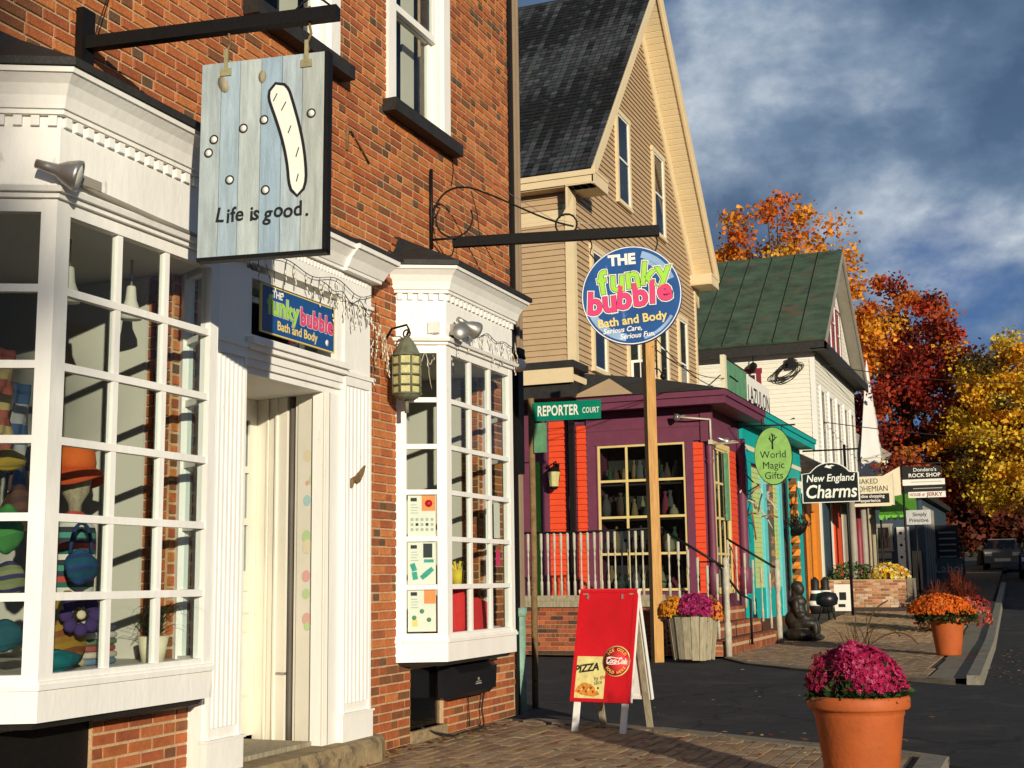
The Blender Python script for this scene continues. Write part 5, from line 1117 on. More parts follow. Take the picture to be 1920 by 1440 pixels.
# corner post and street side
def post(y, x=XP, mat='purple', z0=.9, z1=4.0, r=.07):
    MB(Matrix.Translation((x, y, 0))).lathe([(r * 1.25, z0), (r * 1.25, z0 + .5), (r * .8, z0 + .55), (r, z0 + .7), (r * .85, z1 - .7), (r * 1.1, z1 - .62), (r * .8, z1 - .6), (r, z1 - .55), (r, z1)], n=14).build('turned_post', mat, SF)
post(N + .02, XP + .02); post(25.72, XP + .05, r=.10)
MB().prism([(XP + .0, 3.95), (XP + .0, 3.2), (XP + .06, 3.45), (XP + .10, 3.75), (XP + .12, 3.95)], 'y', N - .03, N + .03).box(XP - .12, XP + .09, N - .06, N + .06, 3.72, 4.37).build('post_bracket', 'purple', SF)
w = xwin(SF, XP - .01, 23.42, 24.75, 1.0, 3.65, 'yellow_trim', 'yellow_trim', .10, 4, 3, 'shop_window')
MB().box(XP + .05, XP + .09, 24.2, 24.42, 2.3, 3.6).build('hanging_banner', 'board_green', SF)
for k in range(24): MB().loft([[(XP - .022, 24.92, .95 + k * .115), (XP + .0, 24.92, .95 + k * .115), (XP - .016, 24.92, 1.07 + k * .115), (XP - .022, 24.92, 1.07 + k * .115)], [(XP - .022, 25.5, .95 + k * .115), (XP + .0, 25.5, .95 + k * .115), (XP - .016, 25.5, 1.07 + k * .115), (XP - .022, 25.5, 1.07 + k * .115)]]).build('clapboard', 'red_clap', SF)
# eave over the street, low roof
EX = -5.2
def eave(y0, y1, mat, e=0.0):
    MB().box(EX - .04, EX, y0, y1, 4.36, 4.58).box(EX - .03, EX + .035, y0, y1, 4.50, 4.60).box(XP - .02, EX - .04, y0, y1, 4.38 + e, 4.42 + e).build('eave_board', mat, SF)
eave(22.72, 26.3, 'purple'); eave(26.3, 32.6, 'teal', .002)
MB().box(-8.02, EX + .02, 22.70, 22.74, 4.36, 4.58).box(-8.02, EX + .02, 22.66, 22.70, 4.50, 4.60).box(-8.02, EX - .041, 22.74, N - .05, 4.384, 4.424).build('eave_board', 'purple', SF)
MB().add([(-8.05, 22.64, 4.61), (EX + .05, 22.64, 4.61), (EX + .05, 32.7, 4.61), (-8.05, 32.7, 4.61), (XG + .02, 23.3, 5.2), (-7.0, 24.2, 5.15), (-7.0, 32.7, 5.15), (XG + .02, 32.7, 5.2)], [(0, 1, 5, 4), (1, 2, 6, 5), (4, 5, 6, 7), (0, 3, 2, 1)]).build('low_roof', 'lead', SF)
MB().add([(-8.15, 22.63, 4.63), (-6.9, 22.63, 4.63), (-7.5, 23.1, 5.02)], [(0, 1, 2)]).build('roof_patch', 'tan_siding', SF)
# teal part
T0 = XP - .012
def strip(nm, mat, y0, y1, z0, z1, x1=XP + .03): bx(nm, mat, SF, T0, x1, y0, y1, z0, z1)
strip('fascia_band', 'teal', 25.93, 32.6, 3.60, 4.37, XP + .06); strip('fascia_strip', 'cream_paint', 25.95, 32.6, 3.83, 3.93, XP + .075)
strip('teal_post', 'teal', 25.93, 26.7, .35, 3.6, XP + .05); strip('pilaster_strip', 'cyan', 27.75, 28.1, .35, 3.55, XP + .07)
for (ya, yb) in ((26.75, 27.7), (29.15, 29.55)):
    for k in range(24): MB().loft([[(T0, ya, 1.0 + k * .105), (XP + .03, ya, 1.0 + k * .105), (XP + .015, ya, 1.108 + k * .105), (T0, ya, 1.108 + k * .105)], [(T0, yb, 1.0 + k * .105), (XP + .03, yb, 1.0 + k * .105), (XP + .015, yb, 1.108 + k * .105), (T0, yb, 1.108 + k * .105)]]).build('clapboard', 'lime', SF)
strip('base_panel', 'teal', 26.7, 30.0, .35, 1.0, XP + .04)
bx('shop_door', 'glass_dark', SF, T0, XP + .02, 28.2, 29.1, 1.0, 3.4); bx('door_room', 'grey_paint', SF, T0 - .0, XP + .008, 28.15, 29.12, 1.0, 3.45); strip('pilaster_strip', 'cyan', 29.6, 29.95, .35, 3.55, XP + .06)
strip('teal_post', 'teal', 31.0, 32.3, .35, 3.6, XP + .10); strip('number_plate', 'sign_white', 31.9, 32.25, 3.38, 3.55, XP + .115)
strip('dark_gap', 'interior_dark', 30.0, 31.0, .9, 3.6, XP + .0)
# twisted orange column
m = MB(); rr_ = []
for k in range(40):
    z = .5 + k * .075; a = k * .55; m.color = (.70, .24, .03) if k % 4 < 2 else (.16, .07, .02)
    m.loft([[(XP + .25 + .11 * math.cos(a + q * 1.571) , 30.35 + .11 * math.sin(a + q * 1.571), z) for q in range(4)], [(XP + .25 + .11 * math.cos(a + .55 + q * 1.571), 30.35 + .11 * math.sin(a + .55 + q * 1.571), z + .075)for q in range(4)]], cap=False)
m.build('twisted_column', 'cloth', SF)
MB().box(-8, XP + .12, 25.8, 32.6, 0, .35).build('base_wall', 'brown_trim', SF)
# orange framed doorway and brown post beyond the teal part
MB().box(XP - .3, XP + .02, 32.62, 33.2, 0, 3.3).build('end_post', 'brown_trim', SF)
MB().box(XP - .1, XP + .05, 33.3, 33.9, .3, 3.3).box(XP - .1, XP + .05, 34.6, 35.3, .3, 3.3).box(XP - .1, XP + .05, 33.9, 34.6, 2.9, 3.3).box(XP - .1, XP + .05, 33.9, 34.6, .3, .8).build('orange_frame', 'orange_paint', SF)
bx('orange_room', 'interior_dark', SF, XP - .12, XP - .06, 33.3, 35.3, .3, 3.3)
MB().loft([[(XP + .35, 32.7, 4.05), (XP + .35, 35.9, 4.08), (XP - .4, 35.9, 4.4), (XP - .4, 32.7, 4.38)], [(XP + .35, 32.7, 4.12), (XP + .35, 35.9, 4.15), (XP - .4, 35.9, 4.55), (XP - .4, 32.7, 4.5)]]).build('little_roof', 'lead', SF)

# lantern on the red wall
t = thing('porch_lantern', 'black carriage lantern on the red clapboard wall', 'lantern', (-8.62, 22.95, 3.0))
MB().tube([(-8.62, N - .03, 3.35), (-8.62, N - .12, 3.48), (-8.62, N - .22, 3.45), (-8.62, N - .24, 3.36)], .014, 6).lathe([(.14, 3.27), (.08, 3.34), (.02, 3.38)], (-8.62, N - .24, 0), 8, False).lathe([(.05, 2.93), (.09, 2.97), (.09, 2.99)], (-8.62, N - .24, 0), 8, False).box(-8.66, -8.58, N - .04, N - .02, 3.1, 3.45).build('frame', 'black_iron', t)
MB().lathe([(.085, 2.99), (.125, 3.27)], (-8.62, N - .24, 0), 8, False).build('lamp_glass', 'lamp_glass', t)
# ---- deck, balustrade, steps
DK = thing('deck', 'raised deck on a brick base with turned white balusters and black handrail', 'deck', (-7, 21.5, 0))
ZD = .92
db = MB(); db.box(-11, -5.72, 20.24, N, 0, ZD - .12); db = db.build('base', 'mortar', DK)
rb_ = MB(); r_ = random.Random(6)
for k in range(11):
    x = -10.98 - (k % 2) * .1; z = .006 + k * .0705
    if k in (4, 6):
        while x < -5.75: rb_.color = jit((.26, .07, .03), .3, r_); rb_.box(x, x + .058, 20.225, 20.25, z, z + .06); x += .075
        continue
    while x < -5.75:
        L = .198; rb_.color = jit(r_.choice([(.34, .085, .035), (.40, .11, .04), (.28, .07, .03), (.08, .04, .03)]), .2, r_); rb_.box(max(x, -10.99), min(x + L, -5.73), 20.225, 20.25, z, z + .0615); x += L + .008
rb_.build('base_bricks', 'brick', db, True)
for k in range(18): bx('deck_board', 'wood_old', DK, -11, -5.70, 20.16 + k * .17, 20.16 + k * .17 + .162, ZD - .04, ZD)
bx('rim_board', 'wood_old', DK, -11, -5.70, 20.17, 20.235, ZD - .14, ZD - .042)
BAL = MB(); BAL.lathe([(.025, 0), (.025, .22), (.013, .25), (.020, .30), (.011, .36), (.015, .48), (.011, .6), (.020, .66), (.013, .70), (.025, .74), (.025, 1.0)], n=8)
BALm = BAL.mesh('baluster'); BALm.materials.append(MATS['rail_paint'])
k = 0; x = -10.2
while x < -5.75:
    o = link('baluster', BALm, None, DK); o.location = o.location; o.matrix_parent_inverse = Matrix.Translation(-DK.location); o.location = (x, 20.22, ZD + .04); o.scale = (1, 1, 1.04); x += .118
MB().box(-11, -5.72, 20.19, 20.25, ZD + .0, ZD + .05).build('bottom_rail', 'wood_old', DK); MB().tube([(-11, 20.22, 2.035), (-8.5, 20.22, 2.02), (-7.2, 20.22, 2.00), (-5.72, 20.22, 2.04)], .022, 6).build('handrail', 'black_iron', DK)
# steps down to the street
ST = thing('steps', 'wide brick steps with black handrails and white newels at the deck', 'steps', (-5.2, 22.3, 0))
for k in range(4):
    x1 = -4.78 - .30 * k; z0, z1 = .23 * k, .23 * (k + 1)
    stp = MB().box(-5.74, x1, 20.28, 24.55 - .02 * k, z0, z1 - .05).build('step', 'mortar', ST)
    bb = MB(); y = 20.285
    while y < 24.5: bb.color = jit(r_.choice([(.34, .10, .04), (.30, .085, .035), (.24, .07, .03)]), .25, r_); bb.box(x1, x1 + .006, y, min(y + .1, 24.54), z0 + .005, z0 + .125); bb.box(x1 - .14, x1 + .02, y, min(y + .1, 24.54), z1 - .049, z1 + r_.uniform(-.002, .003)); y += .108
    x = -5.73
    while x < x1: bb.color = jit((.33, .10, .04), .25, r_); bb.box(x, min(x + .19, x1), 20.272, 20.285, z0 + .01, z0 + .075); bb.box(x, min(x + .17, x1), 20.272, 20.285, z0 + .09, z0 + .155); x += .2
    bx('tread', 'brown_trim', ST, -5.74, x1 - .142, 20.28, 24.54, z1 - .05, z1 - .004)
    bb.build('step_bricks', 'brick', stp, True)
for yy_ in (20.25, 24.45):
    MB(Matrix.Translation((-4.72, yy_, 0))).lathe([(.055, 0), (.055, .5), (.04, .55), (.05, .7), (.04, .95), (.055, 1.0), (.055, 1.36), (.03, 1.40), (.055, 1.45), (.05, 1.52), (.01, 1.56)], n=12).build('newel_post', 'rail_paint', ST)
    MB().tube([(-5.72, yy_, 2.0), (-4.76, yy_, 1.40)], .024, 6).build('handrail', 'black_iron', ST)
    for k in range(6):
        x = -5.64 + k * .155; o = link('baluster', BALm, None, ST); o.matrix_parent_inverse = Matrix.Translation(-ST.location); o.location = (x, yy_, max(.25, .92 - .0 - (k) * .13)); o.scale = (1, 1, 1.02)
MB().tube([(-5.6, 22.0, 1.0), (-5.6, 22.0, 1.5), (-5.3, 22.0, 1.5), (-4.9, 22.0, .95), (-4.72, 22.0, .85), (-4.72, 22.0, .1)], .022, 6).tube([(-5.2, 22.0, .6), (-5.2, 22.0, 1.38)], .018, 6).build('middle_rail', 'black_iron', ST)

# ================================================================ signs on that front
ov = thing('oval_sign', 'green oval hanging sign reading World Magic Gifts', 'sign', (-4.8, 25.0, 3.0))
To = Matrix.Translation((-4.80, 25.0, 3.56)) @ FACE_Y @ Matrix.Diagonal((.36, .555, 1, 1))
o = MB(To).lathe([(1.03, -.015), (1.03, .010)], n=40, smooth=False).build('rim', 'ink', ov); MB(To).lathe([(1, -.012), (1, .016)], n=40, smooth=False).build('board', 'oval_green', ov)
To = frame((-4.80, 25.0, 3.56)) @ Matrix.Translation((0, 0, .017))
for s_, y, sz in (('World', .02, .20), ('Magic', -.19, .20), ('Gifts', -.39, .20)): text(s_, sz, To @ Matrix.Translation((0, y, 0)), 'ink', ov, ext=.001, off=0, sx=.95)
tr = MB(To)
for a, b, w_ in (((0, .13), (.0, .27), .016), ((0, .27), (.02, .43), .012), ((0, .25), (-.07, .35), .010), ((-.04, .32), (-.05, .40), .008), ((.005, .29), (.09, .37), .010), ((.05, .335), (.05, .41), .008), ((.01, .36), (-.02, .45), .008)):
    tr.tube([(a[0], a[1], .001), (b[0], b[1], .001)], w_, 5)
tr.build('tree_emblem', 'ink', ov)
bk = tag(MB().tube([(XP + .03, 25.0, 4.18), (-4.35, 25.0, 4.15)], .016, 6).tube([(-5.0, 25.0, 4.3), (-5.0, 25.0, 3.95)], .012, 6).tube([(-4.95, 25.0, 4.15), (-4.95, 25.0, 4.05)], .008, 5).tube([(-4.62, 25.0, 4.15), (-4.62, 25.0, 4.02)], .008, 5).build('sign_bracket', 'black_iron', None), 'thin black bracket carrying the green oval sign', 'bracket')
gs = thing('roof_sign', 'weathered green board standing on the purple eave', 'sign', (XP, 25.6, 4.7))
MB().box(XP + .02, XP + .05, 24.68, 26.6, 4.86, 5.50).build('board', 'board_green', gs); MB().box(XP - .02, XP + .07, 24.52, 24.68, 4.6, 5.56).build('post', 'cream_paint', gs)
MB().box(XP + .02, XP + .055, 24.68, 26.6, 5.50, 5.53).tube([(XP + .06, 25.0, 5.2), (XP + .06, 25.7, 5.18)], .015, 5).tube([(XP - .2, 23.6, 4.7), (XP - .02, 24.5, 5.15)], .012, 5).build('frame', 'black_iron', gs)
ws = thing('roof_sign', 'white board with tall black letters standing on the teal eave', 'sign', (XP, 27.7, 4.7))
MB().box(XP + .02, XP + .05, 26.66, 29.0, 4.84, 5.46).build('board', 'sign_white', ws); text('LAZULON', .52, frame((XP + .051, 27.85, 5.06), FACE_X), 'ink', ws, ext=.002, off=.004, sx=.98)
for nm, (y, x, z), aim, lab in (('a', (22.98, -6.15, 4.18), (-.7, -.6, -.2), 'floodlight on a conduit under the purple eave facing left'), ('b', (23.25, -5.35, 3.72), (.6, .5, -.3), 'floodlight pair under the purple eave corner facing the street')):
    t, T = floodlight(lab, (x, y, z), aim)
    MB().tube([(x, y, z), (x + .25, y + .02, z - .03), (-5.58, N - .06, z - .06)], .018, 6).build('conduit', 'wire_pale', t)
tag(MB().tube([(-5.58, N - .07, 4.12), (-5.58, N - .07, 3.72)], .022, 6).box(-5.62, -5.54, N - .1, N - .05, 3.66, 3.74).build('conduit', 'wire_pale', None), 'pale vertical conduit on the purple corner post', 'conduit')
tag(MB().box(-8.36, -8.30, N - .12, N - .1, 2.55, 2.8).build('notice', 'paper', None), 'small white notice by the green door', 'notice')
# dry wreath / branch ornament by the teal corner
m = MB(); r_ = random.Random(15)
for k in range(16):
    a = Vector((-5.4 + r_.gauss(0, .12), 25.9 + r_.gauss(0, .12), 2.75 + r_.gauss(0, .2))); b = a + Vector((r_.gauss(0, .25), r_.gauss(0, .2), r_.gauss(0, .3))); m.color = r_.choice([(.30, .10, .04), (.12, .08, .05), (.55, .50, .40), (.4, .15, .1)]); m.tube([tuple(a), tuple((a + b) / 2 + Vector((0, 0, .05))), tuple(b)], .018, 4)
tw = thing('twig_ornament', 'dry twig ornament hanging at the purple and teal corner', 'ornament', (-5.4, 25.9, 2.5)); m.build('twigs', 'cloth', tw, True)
m = MB(); m.lathe([(.02, 2.15), (.16, 2.25), (.22, 2.42), (.21, 2.42)], (-5.25, 30.0, 0), 12)
for a in range(3): m.tube([(-5.25 + .2 * math.cos(a * 2.1), 30 + .2 * math.sin(a * 2.1), 2.42), (-5.25, 30, 3.3)], .010, 4)
hb = tag(m.build('hanging_basket', 'black_iron', None), 'black wire hanging basket in front of the teal shop', 'basket'); m = MB(); leaves(m, (-5.25, 30, 2.45), (.26, .26, .18), 220, .07, [(.10, .06, .03), (.05, .06, .03)], 3); m.build('plant', 'leaf', hb, True)
# ================================================================ white house with green metal roof
WH = thing('white_house', 'white clapboard house with green standing seam metal roof', 'building', (-9, 40, .5))
A0, A1, XW = 36.0, 44.3, -5.66; RY = 40.15; EZ = 7.7; RZ = 11.3; WL = -17
m = MB(); m.prism([(A0, 0), (A1, 0), (A1, EZ), (RY, RZ - .3), (A0, EZ)], 'x', WL, XW - .02); ww = m.build('wall', 'white_clap', WH)
z = 3.7
while z < 7.3: MB().loft([[(x, A0 + .002, z), (x, A0 - .022, z), (x, A0 - .004, z + .135), (x, A0 + .002, z + .135)] for x in (WL, XW - .12)]).build('clapboard', 'white_clap', ww); z += .125
z = 3.7; s2 = (RZ - EZ) / (RY - A0)
while z < RZ - .8:
    f0 = max(A0 + .1, A0 + (z + .55 - EZ) / s2); f1 = 2 * RY - f0
    if f1 - f0 > .2: MB().loft([[(XW - .021, y, z), (XW + .0, y, z), (XW - .016, y, z + .135), (XW - .021, y, z + .135)] for y in (f0, f1)]).build('clapboard', 'white_clap', ww)
    z += .125
MB().box(XW - .12, XW + .02, A0 - .03, A0, 3.3, 7.4).box(XW - .02, XW + .019, A0, A0 + .10, 3.3, 7.4).box(WL, XW - .121, A0 - .03, A0, 7.25, 7.5).build('corner_board', 'white_paint', WH)
def seam_roof(parent, y0, z0, y1, z1, x0, x1, step, name='roof_panel'):
    L = Vector((0, y1 - y0, z1 - z0)); n = Vector((0, -L.z, L.y)).normalized() * (1 if y1 > y0 else -1)
    if n.z < 0: n = -n
    x = x1
    while x > x0:
        xa = max(x - step, x0)
        MB().loft([[(xa + .02, y0, z0), (x - .02, y0, z0), tuple(Vector((x - .02, y0, z0)) + n * .05), tuple(Vector((xa + .02, y0, z0)) + n * .05)], [(xa + .02, y1, z1), (x - .02, y1, z1), tuple(Vector((x - .02, y1, z1)) + n * .05), tuple(Vector((xa + .02, y1, z1)) + n * .05)]]).build(name, 'green_roof', parent)
        MB().loft([[(xa - .02, y0, z0), (xa + .02, y0, z0), tuple(Vector((xa + .012, y0, z0)) + n * .10), tuple(Vector((xa - .012, y0, z0)) + n * .10)], [(xa - .02, y1, z1), (xa + .02, y1, z1), tuple(Vector((xa + .012, y1, z1)) + n * .10), tuple(Vector((xa - .012, y1, z1)) + n * .10)]]).build('roof_seam', 'green_roof', parent)
        x = xa
XE = XW + .42
seam_roof(WH, A0 - .42, EZ - .02, RY, RZ, WL, XE, .72); seam_roof(WH, A1 + .42, EZ - .02, RY + .01, RZ, WL, XE, 2.4)
MB().box(WL, XE, A0 - .42, A0 - .38, EZ - .30, EZ - .03).box(WL, XE, A0 - .38, A0 - .03, EZ - .24, EZ - .20).build('eave_board', 'lead', WH)
MB().box(XE - .04, XE, A0 - .38, A0 + .9, EZ - .30, EZ - .05).box(XW, XE - .04, A0 - .38, A1 + .4, EZ - .22, EZ - .18).box(XE - .04, XE, A0 + .9, A1 + .42, EZ - .30, EZ - .05).build('pent_eave', 'lead', WH)
for s_ in (1, -1):
    Y_ = lambda y: y if s_ > 0 else 2 * RY - y
    MB().loft([[(x, Y_(A0 - .42), EZ - .04 + o) for x, o in ((XE - .05, -.22), (XE, -.22), (XE, .0), (XE - .05, .0))], [(x, Y_(RY), RZ - .02 + o) for x, o in ((XE - .05, -.22), (XE, -.22), (XE, .0), (XE - .05, .0))]]).build('rake_board', 'grey_paint', WH)
    MB().loft([[(x, Y_(A0 - .42), EZ - .04 + o) for x, o in ((XW - .02, -.2), (XE - .05, -.2), (XE - .05, -.17), (XW - .02, -.17))], [(x, Y_(RY), RZ - .02 + o) for x, o in ((XW - .02, -.2), (XE - .05, -.2), (XE - .05, -.17), (XW - .02, -.17))]]).build('rake_soffit', 'grey_paint', WH)
for k in range(5): xwin(WH, XW - .005, 36.75 + k * 1.52, 37.55 + k * 1.52, 4.2, 6.45, 'white_paint', 'grey_paint', .12, 2, 1)
for k in range(3): xwin(WH, XW - .005, 38.8 + k * .95, 39.55 + k * .95, 8.0, 9.5 + (.5 if k == 1 else 0), 'maroon', 'white_paint', .05, 2, 1)
ywin(WH, A0 - .02, -8.05, -7.15, 5.3, 6.95, 'maroon', 'white_paint', .13, 2, 1)
# porch columns and shopfront of the white house
MB().box(XW - .1, XW + 1.0, 36.2, 44.2, 3.35, 3.62).build('porch_roof', 'lead', WH)
for k, mt in enumerate(('grey_paint', 'maroon', 'grey_paint', 'wood_old', 'wood_old')):
    MB(Matrix.Translation((XW + .75, 36.6 + k * 1.15, gz(37 + k)))).lathe([(.13, 0), (.13, .35), (.09, .4), (.10, 1.5), (.085, 2.9)], n=12).build('porch_column', mt, WH)
for k, mt in enumerate(('slate_blue', 'red_clap', 'grey_paint', 'maroon')): bx('shop_panel', mt, WH, XW - .02, XW + .01 + .004 * k, 36.3 + k * 1.9, 37.6 + k * 1.9, .4, 3.3)
t = thing('eave_lantern', 'small dark diamond lantern under the green roof eave', 'lantern', (-7.4, A0 - .2, 7.0)); MB().tube([(-7.33, A0 - .2, 7.45), (-7.33, A0 - .2, 7.25)], .015, 5).lathe([(.01, 6.93), (.12, 7.12), (.10, 7.2), (.01, 7.26)], (-7.33, A0 - .2, 0), 6, False).build('body', 'black_iron', t)
t = thing('cable_coil', 'coil of black utility cable on the white house wall', 'cable', (-6.2, A0 - .1, 6.6)); r_ = random.Random(8); m = MB()
for k in range(6):
    cx_, cz_, rx_, rz_ = -6.35 + r_.uniform(-.1, .12), 6.95 + r_.uniform(-.08, .06), r_.uniform(.28, .5), r_.uniform(.12, .24)
    m.tube([(cx_ + rx_ * math.cos(R(a)), A0 - .07 - .006 * k, cz_ + rz_ * math.sin(R(a)) + .15 * math.cos(R(a))) for a in range(0, 361, 24)], .013, 4)
m.build('coil', 'wire', t); MB().box(-6.35, -6.18, A0 - .2, A0 - .03, 7.0, 7.3).build('box', 'black_plastic', t)

# church with spire, further back
ch = thing('church', 'white church with tall pointed spire beyond the white house', 'church', (-7.0, 60, 1))
MB().box(-10.5, -5.9, 59.3, 72, 1, 6.3).build('wall', 'white_clap', ch); MB().prism([(-10.7, 6.3), (-5.7, 6.3), (-8.2, 8.0)], 'y', 59.2, 72).build('roof', 'grey_paint', ch)
MB().box(-7.40, -6.56, 59.0, 59.9, 1, 6.4).build('tower', 'white_clap', ch)
MB().loft([[(-7.42, 58.95, 6.4), (-6.54, 58.95, 6.4), (-6.54, 59.95, 6.4), (-7.42, 59.95, 6.4)], [(-6.99, 59.4, 10.9), (-6.97, 59.4, 10.9), (-6.97, 59.44, 10.9), (-6.99, 59.44, 10.9)]]).build('spire', 'white_paint', ch)
for k in range(3): xwin(ch, -5.89, 60.2 + k * 2.4, 61.1 + k * 2.4, 3.0, 5.4, 'white_paint', 'grey_paint', .1, 3, 1)

# ================================================================ slate blue shop further along
GS = thing('slate_blue_shop', 'slate blue shop in shade with white framed window and board signs', 'building', (-4.8, 46, .6))
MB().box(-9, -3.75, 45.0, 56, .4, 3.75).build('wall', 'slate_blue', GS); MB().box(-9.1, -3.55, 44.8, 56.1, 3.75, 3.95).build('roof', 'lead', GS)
w = ywin(GS, 44.99, -5.75, -4.75, 2.05, 2.85, 'grey_paint', 'grey_paint', .07, 1, 2)
for k in range(4): MB().box(-5.7, -4.8, 44.93, 44.97, .95 + k * .27, 1.15 + k * .27).build('board_row', 'grey_paint', GS)
bx('spotted_panel', 'sign_white', GS, -4.6, -4.2, 44.9, 44.96, 1.25, 2.8)
for k in range(7): MB(frame((-4.48 + .16 * (k % 2), 44.895, 1.4 + k * .2))).lathe([(.05, 0), (.05, .004)], n=8).build('spot', 'ink', GS)
for k in range(5): bx('corner_strip', 'grey_paint', GS, -3.76, -3.70, 45.3 + k * .9, 45.6 + k * .9, .9, 3.5)
bx('door', 'wood_old', GS, -4.15, -3.85, 44.9, 44.97, .7, 2.0)
# awning
aw = thing('green_awning', 'green scalloped awning below the cream sign', 'awning', (-3.9, 40.0, 2.9)); m = MB()
m.add([(-4.55, 39.6, 2.98), (-3.45, 39.6, 2.98), (-3.55, 40.6, 3.65), (-4.45, 40.6, 3.65)], [(0, 1, 2, 3), (3, 2, 1, 0)])
for k in range(6): x = -4.55 + k * .183; m.add([(x, 39.6, 2.98), (x + .183, 39.6, 2.98), (x + .15, 39.59, 2.86), (x + .09, 39.59, 2.83), (x + .03, 39.59, 2.86)], [(0, 1, 2, 3, 4), (4, 3, 2, 1, 0)])
m.build('canopy', 'green_door', aw); MB().tube([(-4.5, 39.65, 2.95), (-4.5, 39.65, .5)], .03, 5).tube([(-3.5, 39.65, 2.95), (-3.5, 39.65, .5)], .03, 5).build('poles', 'black_iron', aw)

# ================================================================ shop signs on posts
def signpost(name, label, xp, y, ztop, arm=None):
    t = thing(name, label, 'post', (xp, y, gz(y))); MB().tube([(xp, y, gz(y) - .1), (xp, y, ztop)], .035, 8).build('shaft', 'black_iron', t)
    if arm: MB().tube([(arm[0], y, ztop - .12), (arm[1], y, ztop - .12)], .022, 6).build('arm', 'black_iron', t)
signpost('sign_post', 'slim black post carrying the arched black charms sign', -4.47, 32.5, 4.45, (-5.5, -4.1))
Y = 32.4; Cc = (-4.84, Y, 3.50); cs_ = thing('arched_sign', 'arched black hanging sign reading New England Charms', 'sign', (-4.84, Y, 3.05))
T = frame(Cc); arch = [(-.70, -.48), (.70, -.48), (.70, .25)] + [(.70 - .2, .27)] + arc(0, -.08, .60, 38, 142, 12) + [(-.5, .27), (-.70, .25)]
MB(T).prism(arch, 'z', -.03, .0).build('backing', 'sign_white', cs_); MB(T).prism([(x * .955, y * .955 - .0) for x, y in arch], 'z', .0, .012).build('face', 'ink', cs_)
MB(T).prism([(x * .92, y * .92) for x, y in arch], 'z', .0, .013).build('inner_face', 'black_plastic', cs_)
TT = T @ Matrix.Translation((0, 0, .0145))
text('New England', .25, TT @ Matrix.Translation((0, .12, 0)), 'sign_white', cs_, ext=.001, off=.004, shear=.2, sx=.88); text('Charms', .46, TT @ Matrix.Translation((0, -.22, 0)), 'sign_white', cs_, ext=.001, off=.008, shear=.18, sx=.86)
MB(TT).prism([(-.12, .40), (-.02, .37), (.06, .36), (.02, .40), (.13, .43), (.05, .45), (-.02, .43), (-.06, .46)], 'z', 0, .002).build('bird_emblem', 'sign_white', cs_)
# cream sign
Y = 36.6; nb = thing('cream_sign', 'cream sign in black art letters with a black lower strip', 'sign', (-4.35, Y, 3.1)); T = frame((-4.35, Y, 3.55))
MB(T).box(-.56, .50, -.38, .38, -.05, .0).build('board', 'cream_paint', nb); MB(T).box(.50, .56, -.42, .45, -.35, .0).box(-.66, .50, -.45, -.38, -.06, .02).build('side', 'cream_paint', nb)
MB(T).box(-.52, .46, -.36, -.10, .0, .004).build('strip', 'ink', nb)
TT = T @ Matrix.Translation((0, 0, .002))
text('NAKED', .20, TT @ Matrix.Translation((-.12, .24, 0)), 'ink', nb, ext=.001, sx=.9); text('BOHEMIAN', .22, TT @ Matrix.Translation((-.02, .03, 0)), 'ink', nb, ext=.001, sx=.82)
TT = T @ Matrix.Translation((0, 0, .0055)); text('online shopping', .12, TT @ Matrix.Translation((-.03, -.17, 0)), 'sign_white', nb, ext=.001, sx=.95, off=.002); text('experience', .12, TT @ Matrix.Translation((-.05, -.29, 0)), 'sign_white', nb, ext=.001, off=.002)
signpost('sign_post', 'black post behind the cream and stacked shop signs', -3.70, 38.55, 4.5, (-3.7, -2.5))
MB(frame((-3.95, 37.6, 3.75))).prism([(-.30, -.38), (.28, -.30), (.28, .5), (-.30, .2)], 'z', -.02, 0).build('side_leaf', 'cream_paint', nb)
# stacked sign
Y = 38.5; rs = thing('stacked_sign', 'stacked sign with dark rock shop board over white and pink strips', 'sign', (-3.1, Y, 3.4)); T = frame((-3.12, Y, 3.84))
MB(T).box(-.58, .50, .10, .46, -.03, .0).build('top_board', 'ink', rs); MB(T).box(-.58, .58, -.08, .09, -.03, .0).build('white_strip', 'sign_white', rs); MB(T).box(-.56, .58, -.26, -.09, -.03, .0).build('black_strip', 'ink', rs); MB(T).box(-.44, .58, -.44, -.27, -.03, .0).build('pink_strip', 'paper', rs)
TT = T @ Matrix.Translation((0, 0, .001)); text("Dondero's", .15, TT @ Matrix.Translation((.05, .36, 0)), 'sign_white', rs, ext=.001, off=.001); text('ROCK SHOP', .15, TT @ Matrix.Translation((.03, .20, 0)), 'sign_white', rs, ext=.001, off=.003, sx=1.05)
text('JERKY', .15, TT @ Matrix.Translation((.28, -.355, 0)), 'maroon', rs, ext=.001, off=.003, sx=1.1); text('HOUSE of', .12, TT @ Matrix.Translation((-.2, -.355, 0)), 'maroon', rs, ext=.001, off=.002, sx=.8); MB(TT).box(-.30, .5, -.185, -.165, 0, .001).box(-.35, .5, .0, .025, 0, .001).build('small_print', 'paper_print', rs)
# pale blue sign
sp2 = thing('pale_blue_sign', 'pale blue wooden board sign with two lines of dark writing', 'sign', (-3.35, 39, 2.6)); T = frame((-3.35, 38.9, 2.86)); MB(T).box(-.34, .34, -.21, .21, -.02, .0).build('board', 'sign_wood', sp2)
m_ = sp2.children[0]; TT = T @ Matrix.Translation((0, 0, .001)); text('Simply', .15, TT @ Matrix.Translation((.03, .08, 0)), 'ink', sp2, ext=.001, off=.002); text('Primitive', .15, TT @ Matrix.Translation((.0, -.09, 0)), 'ink', sp2, ext=.001, off=.002)
MB().tube([(-3.35, 38.9, 3.07), (-3.35, 38.9, 3.4)], .012, 4).build('hanger', 'black_iron', sp2)
